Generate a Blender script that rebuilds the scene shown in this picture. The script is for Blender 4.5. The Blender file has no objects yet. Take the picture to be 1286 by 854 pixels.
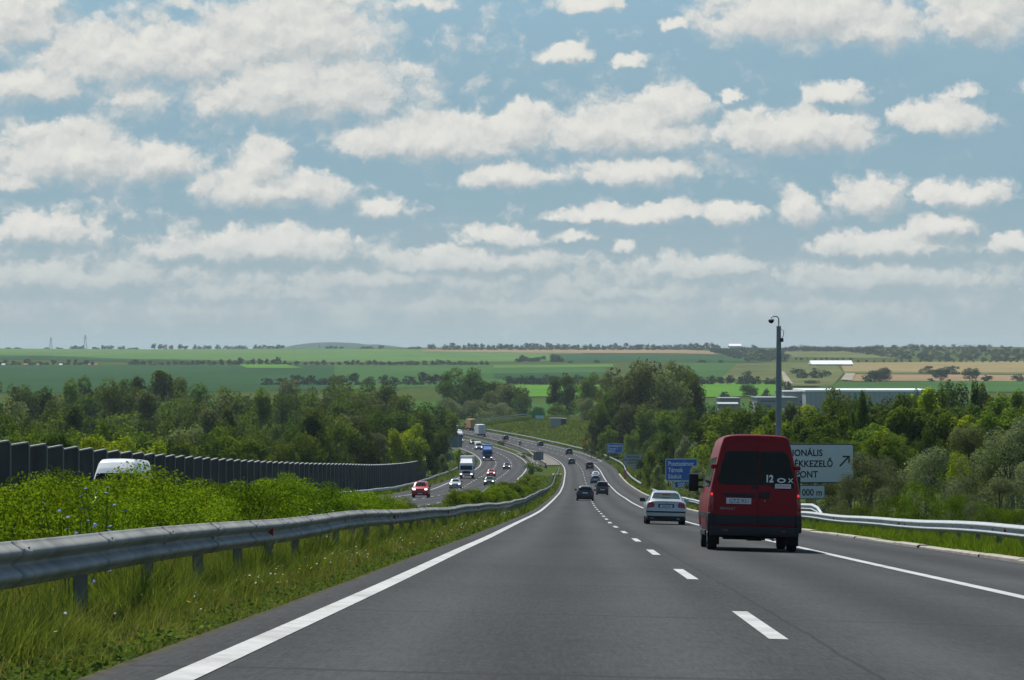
import bpy, bmesh, math, random
import numpy as np
from mathutils import Vector, Matrix
from mathutils.bvhtree import BVHTree

R = math.radians
scene = bpy.context.scene
col = scene.collection
rng = np.random.default_rng(7)
random.seed(7)

# ------------------------------------------------------------------ helpers
def tag(o, label=None, cat=None, group=None, kind=None):
    if label: o['label'] = label
    if cat: o['category'] = cat
    if group: o['group'] = group
    if kind: o['kind'] = kind
    return o

def empty(name, loc=(0, 0, 0), rz=0.0):
    o = bpy.data.objects.new(name, None)
    o.empty_display_size = 0.3
    o.location = loc
    o.rotation_euler = (0, 0, rz)
    col.objects.link(o)
    return o

def link_mesh(name, me, parent=None, mat=None):
    o = bpy.data.objects.new(name, me)
    col.objects.link(o)
    if mat is not None and len(me.materials) == 0:
        me.materials.append(mat)
    if parent is not None:
        o.parent = parent
    return o

def np_mesh(name, V, F, smooth=False):
    """V (n,3) array, F (m,k) index array with k = 3 or 4"""
    me = bpy.data.meshes.new(name)
    V = np.asarray(V, np.float32); F = np.asarray(F, np.int32)
    me.vertices.add(len(V)); me.vertices.foreach_set('co', V.ravel())
    k = F.shape[1]
    me.loops.add(F.size); me.loops.foreach_set('vertex_index', F.ravel())
    me.polygons.add(len(F)); me.polygons.foreach_set('loop_start', np.arange(0, F.size, k, dtype=np.int32))
    if smooth:
        me.polygons.foreach_set('use_smooth', np.ones(len(F), bool))
    me.update(calc_edges=True)
    return me

class MB:
    """collects simple shapes and links them as one mesh object"""
    def __init__(self): self.v = []; self.f = []
    def add(self, vs, fs):
        n = len(self.v); self.v += [tuple(p) for p in vs]; self.f += [tuple(i + n for i in q) for q in fs]; return self
    def box(self, c, s, rot=None, bev=0.0):
        x, y, z = (a / 2 for a in s)
        if bev <= 0:
            vs = [Vector((i * x, j * y, k * z)) for i in (-1, 1) for j in (-1, 1) for k in (-1, 1)]
            fs = [(0, 1, 3, 2), (4, 6, 7, 5), (0, 4, 5, 1), (2, 3, 7, 6), (0, 2, 6, 4), (1, 5, 7, 3)]
        else:
            bm = bmesh.new(); bmesh.ops.create_cube(bm, size=1)
            for v in bm.verts: v.co = Vector((v.co.x * s[0], v.co.y * s[1], v.co.z * s[2]))
            bmesh.ops.bevel(bm, geom=bm.edges[:], offset=bev, segments=2, affect='EDGES', profile=0.6)
            bm.verts.index_update()
            vs = [v.co.copy() for v in bm.verts]; fs = [tuple(v.index for v in f.verts) for f in bm.faces]; bm.free()
        if rot is not None: vs = [rot @ v for v in vs]
        c = Vector(c)
        return self.add([v + c for v in vs], fs)
    def tube(self, pts, r, n=10, cap=True):
        pts = [Vector(p) for p in pts]
        rs = r if hasattr(r, '__len__') else [r] * len(pts)
        rings = []
        for i, p in enumerate(pts):
            t = (pts[min(i + 1, len(pts) - 1)] - pts[max(i - 1, 0)]).normalized()
            up = Vector((0, 0, 1)) if abs(t.z) < 0.9 else Vector((0, 1, 0))
            a = t.cross(up).normalized(); b = a.cross(t).normalized()
            rings.append([p + (a * math.cos(2 * math.pi * k / n) + b * math.sin(2 * math.pi * k / n)) * rs[i] for k in range(n)])
        vs = [q for g in rings for q in g]
        fs = []
        for i in range(len(rings) - 1):
            for k in range(n):
                fs.append((i * n + k, i * n + (k + 1) % n, (i + 1) * n + (k + 1) % n, (i + 1) * n + k))
        if cap:
            fs.append(tuple(range(n - 1, -1, -1))); fs.append(tuple(range((len(rings) - 1) * n, len(rings) * n)))
        return self.add(vs, fs)
    def lathe(self, prof, n=24, axis='x', c=(0, 0, 0)):
        """prof: (along axis, radius) pairs"""
        vs = []
        for (a, r) in prof:
            for k in range(n):
                t = 2 * math.pi * k / n
                p = (a, r * math.cos(t), r * math.sin(t)) if axis == 'x' else ((r * math.cos(t), a, r * math.sin(t)) if axis == 'y' else (r * math.cos(t), r * math.sin(t), a))
                vs.append((p[0] + c[0], p[1] + c[1], p[2] + c[2]))
        fs = []
        for i in range(len(prof) - 1):
            for k in range(n):
                fs.append((i * n + k, i * n + (k + 1) % n, (i + 1) * n + (k + 1) % n, (i + 1) * n + k))
        fs.append(tuple(range(n - 1, -1, -1))); fs.append(tuple(range((len(prof) - 1) * n, len(prof) * n)))
        return self.add(vs, fs)
    def prism(self, poly, y0, y1):
        """polygon in x,z extruded along y"""
        n = len(poly)
        vs = [(x, y0, z) for x, z in poly] + [(x, y1, z) for x, z in poly]
        fs = [(k, (k + 1) % n, n + (k + 1) % n, n + k) for k in range(n)]
        fs += [tuple(range(n - 1, -1, -1)), tuple(range(n, 2 * n))]
        return self.add(vs, fs)
    def mesh(self, name, smooth=False, recalc=True):
        me = bpy.data.meshes.new(name)
        me.from_pydata(self.v, [], self.f); me.validate()
        if recalc:
            bm = bmesh.new(); bm.from_mesh(me); bmesh.ops.recalc_face_normals(bm, faces=bm.faces[:]); bm.to_mesh(me); bm.free()
        if smooth:
            me.polygons.foreach_set('use_smooth', np.ones(len(me.polygons), bool))
            try: me.set_sharp_from_angle(angle=R(38))
            except Exception: pass
        me.update()
        return me
    def build(self, name, mat, parent=None, smooth=False):
        return link_mesh(name, self.mesh(name, smooth), parent, mat)

# ------------------------------------------------------------------ materials
def new_mat(name):
    m = bpy.data.materials.new(name); m.use_nodes = True
    nt = m.node_tree; nt.nodes.clear()
    out = nt.nodes.new('ShaderNodeOutputMaterial')
    return m, nt, out

def N(nt, t, **kw):
    n = nt.nodes.new(t)
    for k, v in kw.items(): setattr(n, k, v)
    return n

def math_node(nt, op, a, b=None, c=None, clamp=False):
    n = nt.nodes.new('ShaderNodeMath'); n.operation = op; n.use_clamp = clamp
    for i, x in enumerate((a, b, c)):
        if x is None: continue
        if isinstance(x, (int, float)): n.inputs[i].default_value = x
        else: nt.links.new(x, n.inputs[i])
    return n.outputs[0]

def ramp(nt, fac, stops):
    n = nt.nodes.new('ShaderNodeValToRGB')
    el = n.color_ramp.elements
    while len(el) < len(stops): el.new(0.5)
    for e, (p, c) in zip(el, stops):
        e.position = p; e.color = (*c, 1) if len(c) == 3 else c
    nt.links.new(fac, n.inputs[0])
    return n.outputs[0]

def noise(nt, vec, scale, detail=4, rough=0.55, dist=0.0):
    n = nt.nodes.new('ShaderNodeTexNoise'); n.inputs['Scale'].default_value = scale
    n.inputs['Detail'].default_value = detail; n.inputs['Roughness'].default_value = rough; n.inputs['Distortion'].default_value = dist
    if vec is not None: nt.links.new(vec, n.inputs['Vector'])
    return n

def mix(nt, fac, a, b, mode='MIX'):
    n = nt.nodes.new('ShaderNodeMix'); n.data_type = 'RGBA'; n.blend_type = mode
    for s, x in ((n.inputs[0], fac), (n.inputs[6], a), (n.inputs[7], b)):
        if isinstance(x, (int, float)): s.default_value = x
        elif isinstance(x, (tuple, list)): s.default_value = (*x[:3], 1)
        else: nt.links.new(x, s)
    return n.outputs[2]

def simple(name, base, rough=0.5, spec=0.5, metal=0.0, var=0.12, scale=3.0, emit=None, estr=0.0, bump=0.0, coat=0.0):
    """principled surface with a little uneven wear in colour and gloss"""
    m, nt, out = new_mat(name)
    b = N(nt, 'ShaderNodeBsdfPrincipled'); nt.links.new(b.outputs[0], out.inputs[0])
    tc = N(nt, 'ShaderNodeTexCoord')
    nz = noise(nt, tc.outputs['Object'], scale, 6, 0.6)
    lo = tuple(c * (1 - var) for c in base); hi = tuple(min(1, c * (1 + var)) for c in base)
    nt.links.new(ramp(nt, nz.outputs['Fac'], [(0.3, lo), (0.7, hi)]), b.inputs['Base Color'])
    b.inputs['Metallic'].default_value = metal
    rr = math_node(nt, 'MULTIPLY_ADD', nz.outputs['Fac'], 0.2, rough - 0.1, clamp=True)
    nt.links.new(rr, b.inputs['Roughness'])
    b.inputs['Specular IOR Level'].default_value = spec
    if coat: b.inputs['Coat Weight'].default_value = coat; b.inputs['Coat Roughness'].default_value = 0.08
    if emit: b.inputs['Emission Color'].default_value = (*emit, 1); b.inputs['Emission Strength'].default_value = estr
    if bump:
        bp = N(nt, 'ShaderNodeBump'); bp.inputs['Strength'].default_value = bump; bp.inputs['Distance'].default_value = 0.02
        nt.links.new(nz.outputs['Fac'], bp.inputs['Height']); nt.links.new(bp.outputs[0], b.inputs['Normal'])
    return m

def leaf_mat(name, lo, hi, trans=0.35, rnd=0.10, scale=0.5):
    """leaves: colour varies from clump to clump and from plant to plant"""
    m, nt, out = new_mat(name)
    tc = N(nt, 'ShaderNodeTexCoord'); oi = N(nt, 'ShaderNodeObjectInfo')
    nz = noise(nt, tc.outputs['Object'], scale, 3, 0.6)
    nz2 = noise(nt, tc.outputs['Object'], scale * 9, 2, 0.6)
    f = math_node(nt, 'MULTIPLY_ADD', nz2.outputs['Fac'], 0.45, math_node(nt, 'MULTIPLY', nz.outputs['Fac'], 0.75))
    f = math_node(nt, 'ADD', f, math_node(nt, 'MULTIPLY_ADD', oi.outputs['Random'], rnd * 2, -rnd))
    c = ramp(nt, f, [(0.38, lo), (0.78, hi)])
    hs = N(nt, 'ShaderNodeHueSaturation')
    nt.links.new(math_node(nt, 'MULTIPLY_ADD', oi.outputs['Random'], 0.03, 0.485), hs.inputs['Hue'])
    nt.links.new(math_node(nt, 'MULTIPLY_ADD', oi.outputs['Random'], 0.3, 0.85), hs.inputs['Value'])
    nt.links.new(c, hs.inputs['Color'])
    d = N(nt, 'ShaderNodeBsdfDiffuse'); t = N(nt, 'ShaderNodeBsdfTranslucent'); mx = N(nt, 'ShaderNodeMixShader')
    nt.links.new(hs.outputs[0], d.inputs[0])
    tcol = mix(nt, 1.0, hs.outputs[0], (1.25, 1.2, 0.55), 'MULTIPLY')
    nt.links.new(tcol, t.inputs[0])
    mx.inputs[0].default_value = trans
    nt.links.new(d.outputs[0], mx.inputs[1]); nt.links.new(t.outputs[0], mx.inputs[2]); nt.links.new(mx.outputs[0], out.inputs[0])
    return m

# ------------------------------------------------------------------ the lie of the road (metres; the camera looks along +Y)
FOC = 4000.0
_D = np.array([-60, 0, 17, 38, 60, 80, 100, 130, 160, 200, 250, 300, 350, 400, 450, 500, 550, 600, 650, 700, 750, 800, 850, 900, 950, 1000, 1050, 1100, 1150, 1200, 1300, 1500, 2000, 4000], float)
_X = np.array([-3.3, -2.18, -1.85, -1.42, -1.01, -.6, -.24, .3, .94, 1.77, 2.75, 3.8, 4.9, 5.97, 7.0, 8.03, 8.97, 9.9, 10.82, 11.6, 12.1, 12.0, 10.9, 8.4, 4.1, -2.0, -10, -19.5, -30.5, -43, -72, -140, -340, -1200], float)
_ZD = np.array([-60, 0, 60, 100, 130, 160, 200, 250, 300, 350, 400, 450, 500, 550, 600, 650, 700, 750, 800, 850, 900, 950, 1000, 1050, 1100, 1200, 1350, 1500], float)
_Z = np.array([2.77, 0, -2.77, -4.61, -5.99, -7.33, -9.08, -11.17, -13.15, -15.02, -16.9, -18.6, -20.2, -21.66, -22.95, -24.2, -25.25, -26.3, -27.1, -27.7, -28.1, -28.4, -28.3, -28.0, -27.6, -27.4, -27.4, -27.2], float)
_VD = np.array([-3000, -200, 0, 300, 700, 1000, 1500, 2000, 2500, 3000, 3500, 4000, 4500, 5000, 5500, 6000, 6500, 7500, 10000, 20000, 60000], float)
_VZ = np.array([30, 4, -4, -17, -28, -30, -27.5, -26, -24, -20.5, -16.5, -12, -8, -4, -.4, 3.2, 5, -20, -40, -60, -200], float)

def _smooth_interp(x, X, Y):
    # monotone-ish cubic through the points
    x = np.asarray(x, float)
    m = np.gradient(Y, X)
    i = np.clip(np.searchsorted(X, x) - 1, 0, len(X) - 2)
    h = X[i + 1] - X[i]; t = np.clip((x - X[i]) / h, 0, 1)
    return ((2 * t**3 - 3 * t**2 + 1) * Y[i] + (t**3 - 2 * t**2 + t) * h * m[i] + (-2 * t**3 + 3 * t**2) * Y[i + 1] + (t**3 - t**2) * h * m[i + 1])
def LX(d): return _smooth_interp(d, _D, _X)                 # x of the left edge line of our carriageway
def ZR(d): return _smooth_interp(d, _ZD, _Z)                # its height
def ZV(d): return _smooth_interp(d, _VD, _VZ)               # valley and far fields
def sstep(a, b, x):
    t = np.clip((np.asarray(x, float) - a) / (b - a), 0, 1); return t * t * (3 - 2 * t)
def CF(d): return 0.025 - 0.05 * sstep(560, 700, d)         # crossfall of our carriageway
def OU(d): return -17.2 - 2.6 * sstep(340, 600, d) + 1.2 * sstep(860, 1000, d)   # outer line of the other carriageway, metres from LX
def road_z(u, d):
    """height of the paved formation at lateral offset u"""
    u = np.asarray(u, float); d = np.asarray(d, float)
    ours = ZR(d) - CF(d) * u
    opp = ZR(d) + 0.0 + 0 * u
    w = sstep(-6.5, -0.5, u)
    return ours * w + opp * (1 - w)
def ground(x, d):
    x = np.asarray(x, float); d = np.asarray(d, float)
    u = x - LX(d)
    base = road_z(np.clip(u, -22, 11), d) - 0.10
    # verges and slopes
    med = -0.35 * sstep(-1.0, -2.6, u) * sstep(-6.6, -4.6, u) * (1 - sstep(700, 800, d))
    left = -6.0 * sstep(-27, -70, u)
    right = -0.25 * sstep(11.4, 12.6, u) - 3.0 * sstep(18, 70, u) * (1 - sstep(700, 850, d))
    bank = 4.1 * sstep(13.5, 30, u) * sstep(820, 960, d) * (1 - sstep(1090, 1210, d)) * (1 - sstep(120, 260, u))
    bank += 2.2 * sstep(14, 26, u) * sstep(560, 660, d) * (1 - sstep(780, 860, d)) * (1 - sstep(60, 120, u))
    near = base + med + left + right + bank
    far = ZV(d)
    wfar = sstep(1150, 1700, d)
    wide = sstep(90, 420, np.abs(u)) * (1 - wfar)
    z = near * (1 - wide) + np.maximum(far, -31) * wide
    z = z * (1 - wfar) + far * wfar
    # gentle swells on the far fields
    z = z + wfar * sstep(1800, 3200, d) * (1.6 * np.sin(x / 310 + d / 900) + 1.0 * np.sin(x / 170 - d / 640))
    # the far ridge drops a little on the right, rises on the left
    z = z + 6.0 * sstep(3500, 5500, d) * (1 - sstep(7000, 9000, d)) * sstep(300, 1000, x) * 0.5
    return z
def at(px, py, d):
    """point seen at photo position px, py if it stands d metres ahead"""
    return Vector(((px - 643.0) / FOC * d, d, 1.0 - (py - 440.0) / FOC * d))
def gpt(px, d):
    x = (px - 643.0) / FOC * d
    return Vector((x, d, float(ground(x, d))))
def d_at_row(py, u, lo=30, hi=1200):
    """distance at which the road, u metres right of the line, is seen at height py"""
    dd = np.arange(lo, hi, 0.5)
    yy = 440 + (1 - road_z(np.full_like(dd, u), dd)) * FOC / dd
    return float(dd[np.argmax(yy <= py)]) if (yy <= py).any() else hi
def frame_at(u, d, rev=False):
    """matrix standing on the road at u, d; local +Y along the traffic"""
    e = 1.0
    p0 = Vector((float(LX(d - e)) + u, d - e, float(road_z(u, d - e)))); p1 = Vector((float(LX(d + e)) + u, d + e, float(road_z(u, d + e))))
    f = (p1 - p0).normalized()
    if rev: f = -f
    c = CF(d) if u > -1 else 0.0
    r = f.cross(Vector((0, 0, 1))).normalized()
    if not rev and u > -1: r = (r - Vector((0, 0, float(c)))).normalized()
    up = r.cross(f).normalized()
    M = Matrix(((r.x, f.x, up.x, 0), (r.y, f.y, up.y, 0), (r.z, f.z, up.z, 0), (0, 0, 0, 1)))
    return Matrix.Translation(Vector((float(LX(d)) + u, d, float(road_z(u, d))))) @ M

# ------------------------------------------------------------------ camera
cam_d = bpy.data.cameras.new('camera'); cam = bpy.data.objects.new('camera', cam_d); col.objects.link(cam)
cam_d.sensor_width = 36.0; cam_d.lens = 36.0 * FOC / 1286.0
cam_d.clip_start = 0.1; cam_d.clip_end = 200000
cam.location = (0, 0, 1.0)
cam.rotation_euler = (R(90) + math.atan(13 / FOC), 0, 0)
scene.camera = cam

# ------------------------------------------------------------------ light
SUN_EL, SUN_AZ = 57.0, -27.0            # azimuth from +Y, positive towards +X
sd = bpy.data.lights.new('sun', 'SUN'); sd.energy = 4.2; sd.angle = R(0.55); sd.color = (1.0, 0.955, 0.88)
sun = bpy.data.objects.new('sun', sd); col.objects.link(sun)
sdir = Vector((math.sin(R(SUN_AZ)) * math.cos(R(SUN_EL)), math.cos(R(SUN_AZ)) * math.cos(R(SUN_EL)), math.sin(R(SUN_EL))))
sun.rotation_euler = sdir.to_track_quat('Z', 'Y').to_euler()
sun.location = (0, 0, 200)

CLOUDS = [  # azimuth, elevation of the base, half width, height up, height down, weight  (1/4000 rad)
 (380,122,168,66,34,1), (372,48,132,62,52,1), (185,78,175,48,34,.95), (18,34,72,62,42,.9), (45,116,78,28,22,.85),
 (95,206,125,52,34,1), (202,207,62,30,28,.95), (20,236,60,20,14,.6), (335,240,114,30,25,.9), (330,212,44,42,30,.9), (482,263,44,18,14,.7),
 (62,293,98,26,18,.85), (325,315,158,28,18,.85), (600,330,140,20,18,.7), (872,337,104,20,16,.7), (1100,352,180,18,20,.6), (90,350,190,22,20,.55),
 (548,182,138,42,24,1), (652,166,48,40,30,1), (790,172,118,48,27,1), (848,134,50,32,40,1), (638,224,62,24,20,.9), (795,216,92,22,22,.9),
 (1000,173,114,38,25,.98), (1050,123,44,17,14,.8), (920,122,15,10,9,.75), (1178,156,72,30,16,.9), (1010,26,142,52,38,1), (1080,42,90,40,26,.9),
 (1226,26,80,62,38,1), (710,71,40,17,12,.85), (792,79,22,12,9,.6), (740,8,52,17,10,.85), (848,31,15,11,9,.6), (1000,262,34,25,24,.9),
 (1090,252,56,30,25,.85), (1202,249,62,23,16,.9), (770,273,97,14,10,.85), (842,267,46,18,14,.85), (915,271,42,19,14,.85),
 (1110,311,106,21,16,.9), (1182,289,50,18,14,.85), (618,299,54,17,12,.85), (785,313,19,10,8,.7), (715,296,32,8,7,.5), (1266,309,34,13,10,.8),
 (-60,120,70,60,40,.9), (1340,120,60,30,20,.8), (500,352,150,14,16,.5), (300,365,200,12,18,.45), (760,368,200,12,18,.45), (230,8,30,14,10,.4), (540,4,60,10,10,.35), (1210,118,22,12,10,.5), (170,120,60,30,30,.35),
 (250,85,240,70,60,.12), (770,190,140,40,40,.12), (60,300,150,50,40,.18), (640,352,760,20,40,.30), (640,385,900,16,30,.34)]

def build_world():
    w = bpy.data.worlds.new('World'); scene.world = w; w.use_nodes = True
    nt = w.node_tree; nt.nodes.clear()
    out = N(nt, 'ShaderNodeOutputWorld')
    sky = N(nt, 'ShaderNodeTexSky', sky_type='NISHITA'); sky.sun_disc = False
    sky.sun_elevation = R(SUN_EL); sky.sun_rotation = R(SUN_AZ) % (2 * math.pi); sky.altitude = 150; sky.air_density = 1.0; sky.dust_density = 1.2; sky.ozone_density = 1.0
    # cloud field as a function of azimuth and elevation
    g = bpy.data.node_groups.new('cloud_field', 'ShaderNodeTree')
    g.interface.new_socket('P', in_out='INPUT', socket_type='NodeSocketVector')
    g.interface.new_socket('Field', in_out='OUTPUT', socket_type='NodeSocketFloat')
    gi = N(g, 'NodeGroupInput'); go = N(g, 'NodeGroupOutput')
    acc = None
    for (cx, cy, w_, ht, hb, a) in CLOUDS:
        w_, ht, hb = w_ * 1.10, ht * 1.22, hb * 1.15
        v1 = N(g, 'ShaderNodeVectorMath', operation='MULTIPLY_ADD')
        g.links.new(gi.outputs[0], v1.inputs[0])
        # inputs: (az, el, el); el counts upward as -y
        v1.inputs[1].default_value = (1 / w_, 1 / ht, -1 / hb)
        v1.inputs[2].default_value = (-cx / w_, cy / ht, -cy / hb)
        v2 = N(g, 'ShaderNodeVectorMath', operation='MAXIMUM'); g.links.new(v1.outputs[0], v2.inputs[0]); v2.inputs[1].default_value = (-1e6, 0, 0)
        v3 = N(g, 'ShaderNodeVectorMath', operation='LENGTH'); g.links.new(v2.outputs[0], v3.inputs[0])
        f = math_node(g, 'MULTIPLY_ADD', v3.outputs['Value'], -a, a)
        if acc is None: acc = f
        else:
            m = N(g, 'ShaderNodeMath', operation='SMOOTH_MAX'); g.links.new(acc, m.inputs[0]); g.links.new(f, m.inputs[1]); m.inputs[2].default_value = 0.12
            acc = m.outputs[0]
    g.links.new(acc, go.inputs[0])

    geo = N(nt, 'ShaderNodeTexCoord'); sep = N(nt, 'ShaderNodeSeparateXYZ'); nt.links.new(geo.outputs['Generated'], sep.inputs[0])
    az = math_node(nt, 'ARCTAN2', sep.outputs[0], sep.outputs[1])
    hyp = math_node(nt, 'SQRT', math_node(nt, 'ADD', math_node(nt, 'MULTIPLY', sep.outputs[0], sep.outputs[0]), math_node(nt, 'MULTIPLY', sep.outputs[1], sep.outputs[1])))
    el = math_node(nt, 'DIVIDE', sep.outputs[2], math_node(nt, 'MAXIMUM', hyp, 1e-4))
    U = math_node(nt, 'MULTIPLY_ADD', az, FOC, 643.0)
    Vv = math_node(nt, 'MULTIPLY_ADD', el, FOC, -440.0)          # grows upward
    def comb(a, b, c):
        n = N(nt, 'ShaderNodeCombineXYZ')
        for i, x in enumerate((a, b, c)):
            if isinstance(x, (int, float)): n.inputs[i].default_value = x
            else: nt.links.new(x, n.inputs[i])
        return n.outputs[0]
    P2 = comb(U, Vv, 0.0)
    # billowing warp
    wn = noise(nt, P2, 0.022, 3, 0.6)
    wn2 = noise(nt, P2, 0.075, 3, 0.55)
    def warp(n, amp):
        s = N(nt, 'ShaderNodeVectorMath', operation='SUBTRACT'); nt.links.new(n.outputs['Color'], s.inputs[0]); s.inputs[1].default_value = (.5, .5, .5)
        m = N(nt, 'ShaderNodeVectorMath', operation='MULTIPLY'); nt.links.new(s.outputs[0], m.inputs[0]); m.inputs[1].default_value = amp
        return m.outputs[0]
    def vadd(a, b):
        n = N(nt, 'ShaderNodeVectorMath', operation='ADD')
        for i, x in enumerate((a, b)):
            if isinstance(x, tuple): n.inputs[i].default_value = x
            else: nt.links.new(x, n.inputs[i])
        return n.outputs[0]
    Pw = vadd(vadd(comb(U, Vv, Vv), warp(wn, (52, 24, 24))), warp(wn2, (22, 16, 16)))
    # warp z must equal warp y: rebuild from components
    sw = N(nt, 'ShaderNodeSeparateXYZ'); nt.links.new(Pw, sw.inputs[0])
    Pc = comb(sw.outputs[0], sw.outputs[1], sw.outputs[1])
    def dens(P, Pn):
        gn = N(nt, 'ShaderNodeGroup'); gn.node_tree = g; nt.links.new(P, gn.inputs[0])
        n1 = noise(nt, Pn, 0.021, 8, 0.55)
        vo = N(nt, 'ShaderNodeTexVoronoi', voronoi_dimensions='3D', feature='F1', normalize=True)
        vo.inputs['Scale'].default_value = 0.034; vo.inputs['Detail'].default_value = 3.0; vo.inputs['Roughness'].default_value = 0.48; vo.inputs['Lacunarity'].default_value = 2.2
        nt.links.new(Pn, vo.inputs['Vector'])
        v = math_node(nt, 'MULTIPLY_ADD', n1.outputs['Fac'], 1.10, -0.56)
        v = math_node(nt, 'ADD', v, math_node(nt, 'MULTIPLY_ADD', vo.outputs['Distance'], -0.85, 0.30))
        return math_node(nt, 'ADD', gn.outputs[0], v), gn.outputs[0]
    Pb = vadd(comb(U, math_node(nt, 'MULTIPLY', Vv, 1.25), 0.0), warp(wn2, (26, 26, 10)))
    d0, g0 = dens(Pc, Pb)
    # the same field a little way towards the sun (up and to the left)
    d1, g1 = dens(vadd(Pc, (-6.0, 13.0, 13.0)), vadd(Pb, (-6.0, 13.0, 0.0)))
    # clouds over the rest of the sky, outside the part in view
    def outside():
        a = math_node(nt, 'SUBTRACT', math_node(nt, 'ABSOLUTE', math_node(nt, 'SUBTRACT', U, 643.0)), 760.0)
        b = math_node(nt, 'SUBTRACT', Vv, 60.0)
        m = math_node(nt, 'MAXIMUM', a, b)
        return math_node(nt, 'MULTIPLY', m, 1 / 250.0, clamp=True)
    pl = N(nt, 'ShaderNodeVectorMath', operation='DIVIDE'); nt.links.new(geo.outputs['Generated'], pl.inputs[0])
    zc = math_node(nt, 'MAXIMUM', sep.outputs[2], 0.06); nt.links.new(comb(zc, zc, zc), pl.inputs[1])
    gen = noise(nt, pl.outputs[0], 1.3, 8, 0.58)
    gd = math_node(nt, 'MULTIPLY_ADD', gen.outputs['Fac'], 4.0, -2.1)
    d0 = math_node(nt, 'ADD', d0, math_node(nt, 'MULTIPLY', math_node(nt, 'MAXIMUM', gd, 0.0), outside()))
    # crisp on the sunlit tops, soft and ragged along the bases
    low = N(nt, 'ShaderNodeMapRange', interpolation_type='SMOOTHSTEP'); nt.links.new(math_node(nt, 'SUBTRACT', g0, g1), low.inputs[0]); low.inputs[1].default_value = -0.45; low.inputs[2].default_value = 0.15; low.inputs[3].default_value = 0.85; low.inputs[4].default_value = 0.34
    mr = N(nt, 'ShaderNodeMapRange', interpolation_type='SMOOTHSTEP'); nt.links.new(d0, mr.inputs[0]); mr.inputs[1].default_value = -0.06; nt.links.new(low.outputs[0], mr.inputs[2])
    cover = mr.outputs[0]
    # self shade: thick cloud towards the sun makes the near side greyer
    sh = math_node(nt, 'SUBTRACT', d0, d1)
    mr2 = N(nt, 'ShaderNodeMapRange', interpolation_type='SMOOTHSTEP'); nt.links.new(sh, mr2.inputs[0]); mr2.inputs[1].default_value = -0.62; mr2.inputs[2].default_value = 0.58
    CL = (.385, .42, .435), (.67, .66, .62)
    ccol = mix(nt, mr2.outputs[0], tuple(c * 10.0 for c in CL[0]), tuple(c * 10.0 for c in CL[1]))
    # distant cloud sinks into the haze near the horizon
    lowfade = N(nt, 'ShaderNodeMapRange', interpolation_type='SMOOTHSTEP'); nt.links.new(Vv, lowfade.inputs[0]); lowfade.inputs[1].default_value = -405; lowfade.inputs[2].default_value = -270; lowfade.inputs[3].default_value = 0.30; lowfade.inputs[4].default_value = 0.97
    cover = math_node(nt, 'MULTIPLY', cover, lowfade.outputs[0])
    above = N(nt, 'ShaderNodeMapRange'); nt.links.new(sep.outputs[2], above.inputs[0]); above.inputs[1].default_value = 0.0; above.inputs[2].default_value = 0.004
    cover = math_node(nt, 'MULTIPLY', cover, above.outputs[0])
    skyc = mix(nt, 1.0, sky.outputs[0], SKY_TINT, 'MULTIPLY')
    # deeper air towards the horizon
    mid_ = N(nt, 'ShaderNodeMapRange', interpolation_type='SMOOTHSTEP'); nt.links.new(Vv, mid_.inputs[0]); mid_.inputs[1].default_value = 260; mid_.inputs[2].default_value = -170; mid_.inputs[3].default_value = 0.0; mid_.inputs[4].default_value = 0.85
    skyc = mix(nt, mid_.outputs[0], skyc, (2.05, 3.25, 4.10))
    # pale band of distant haze low down
    band = N(nt, 'ShaderNodeMapRange', interpolation_type='SMOOTHSTEP'); nt.links.new(Vv, band.inputs[0]); band.inputs[1].default_value = -215; band.inputs[2].default_value = -430; band.inputs[3].default_value = 0.0; band.inputs[4].default_value = 0.85
    skyc = mix(nt, band.outputs[0], skyc, (3.55, 4.15, 4.30))
    # thin high veil
    ve = noise(nt, comb(math_node(nt, 'MULTIPLY', U, 0.4), Vv, 3.0), 0.018, 6, 0.6)
    vf = math_node(nt, 'MULTIPLY_ADD', ve.outputs['Fac'], 0.5, -0.12, clamp=True)
    skyc = mix(nt, vf, skyc, (3.0, 3.9, 4.4))
    fin = mix(nt, cover, skyc, ccol)
    bg = N(nt, 'ShaderNodeBackground'); nt.links.new(fin, bg.inputs[0]); bg.inputs[1].default_value = 0.10
    nt.links.new(bg.outputs[0], out.inputs[0])
SKY_TINT = (0.50, 0.68, 0.78)
build_world()
vs = scene.view_settings
vs.view_transform = 'Standard'; vs.look = 'None'; vs.exposure = 0.28; vs.gamma = 1.0; vs.use_curve_mapping = False
scene.cycles.use_denoising = True
scene.cycles.max_bounces = 6; scene.cycles.diffuse_bounces = 3; scene.cycles.glossy_bounces = 3; scene.cycles.transmission_bounces = 4; scene.cycles.volume_bounces = 1; scene.cycles.transparent_max_bounces = 8
scene.cycles.sample_clamp_indirect = 6.0
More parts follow.
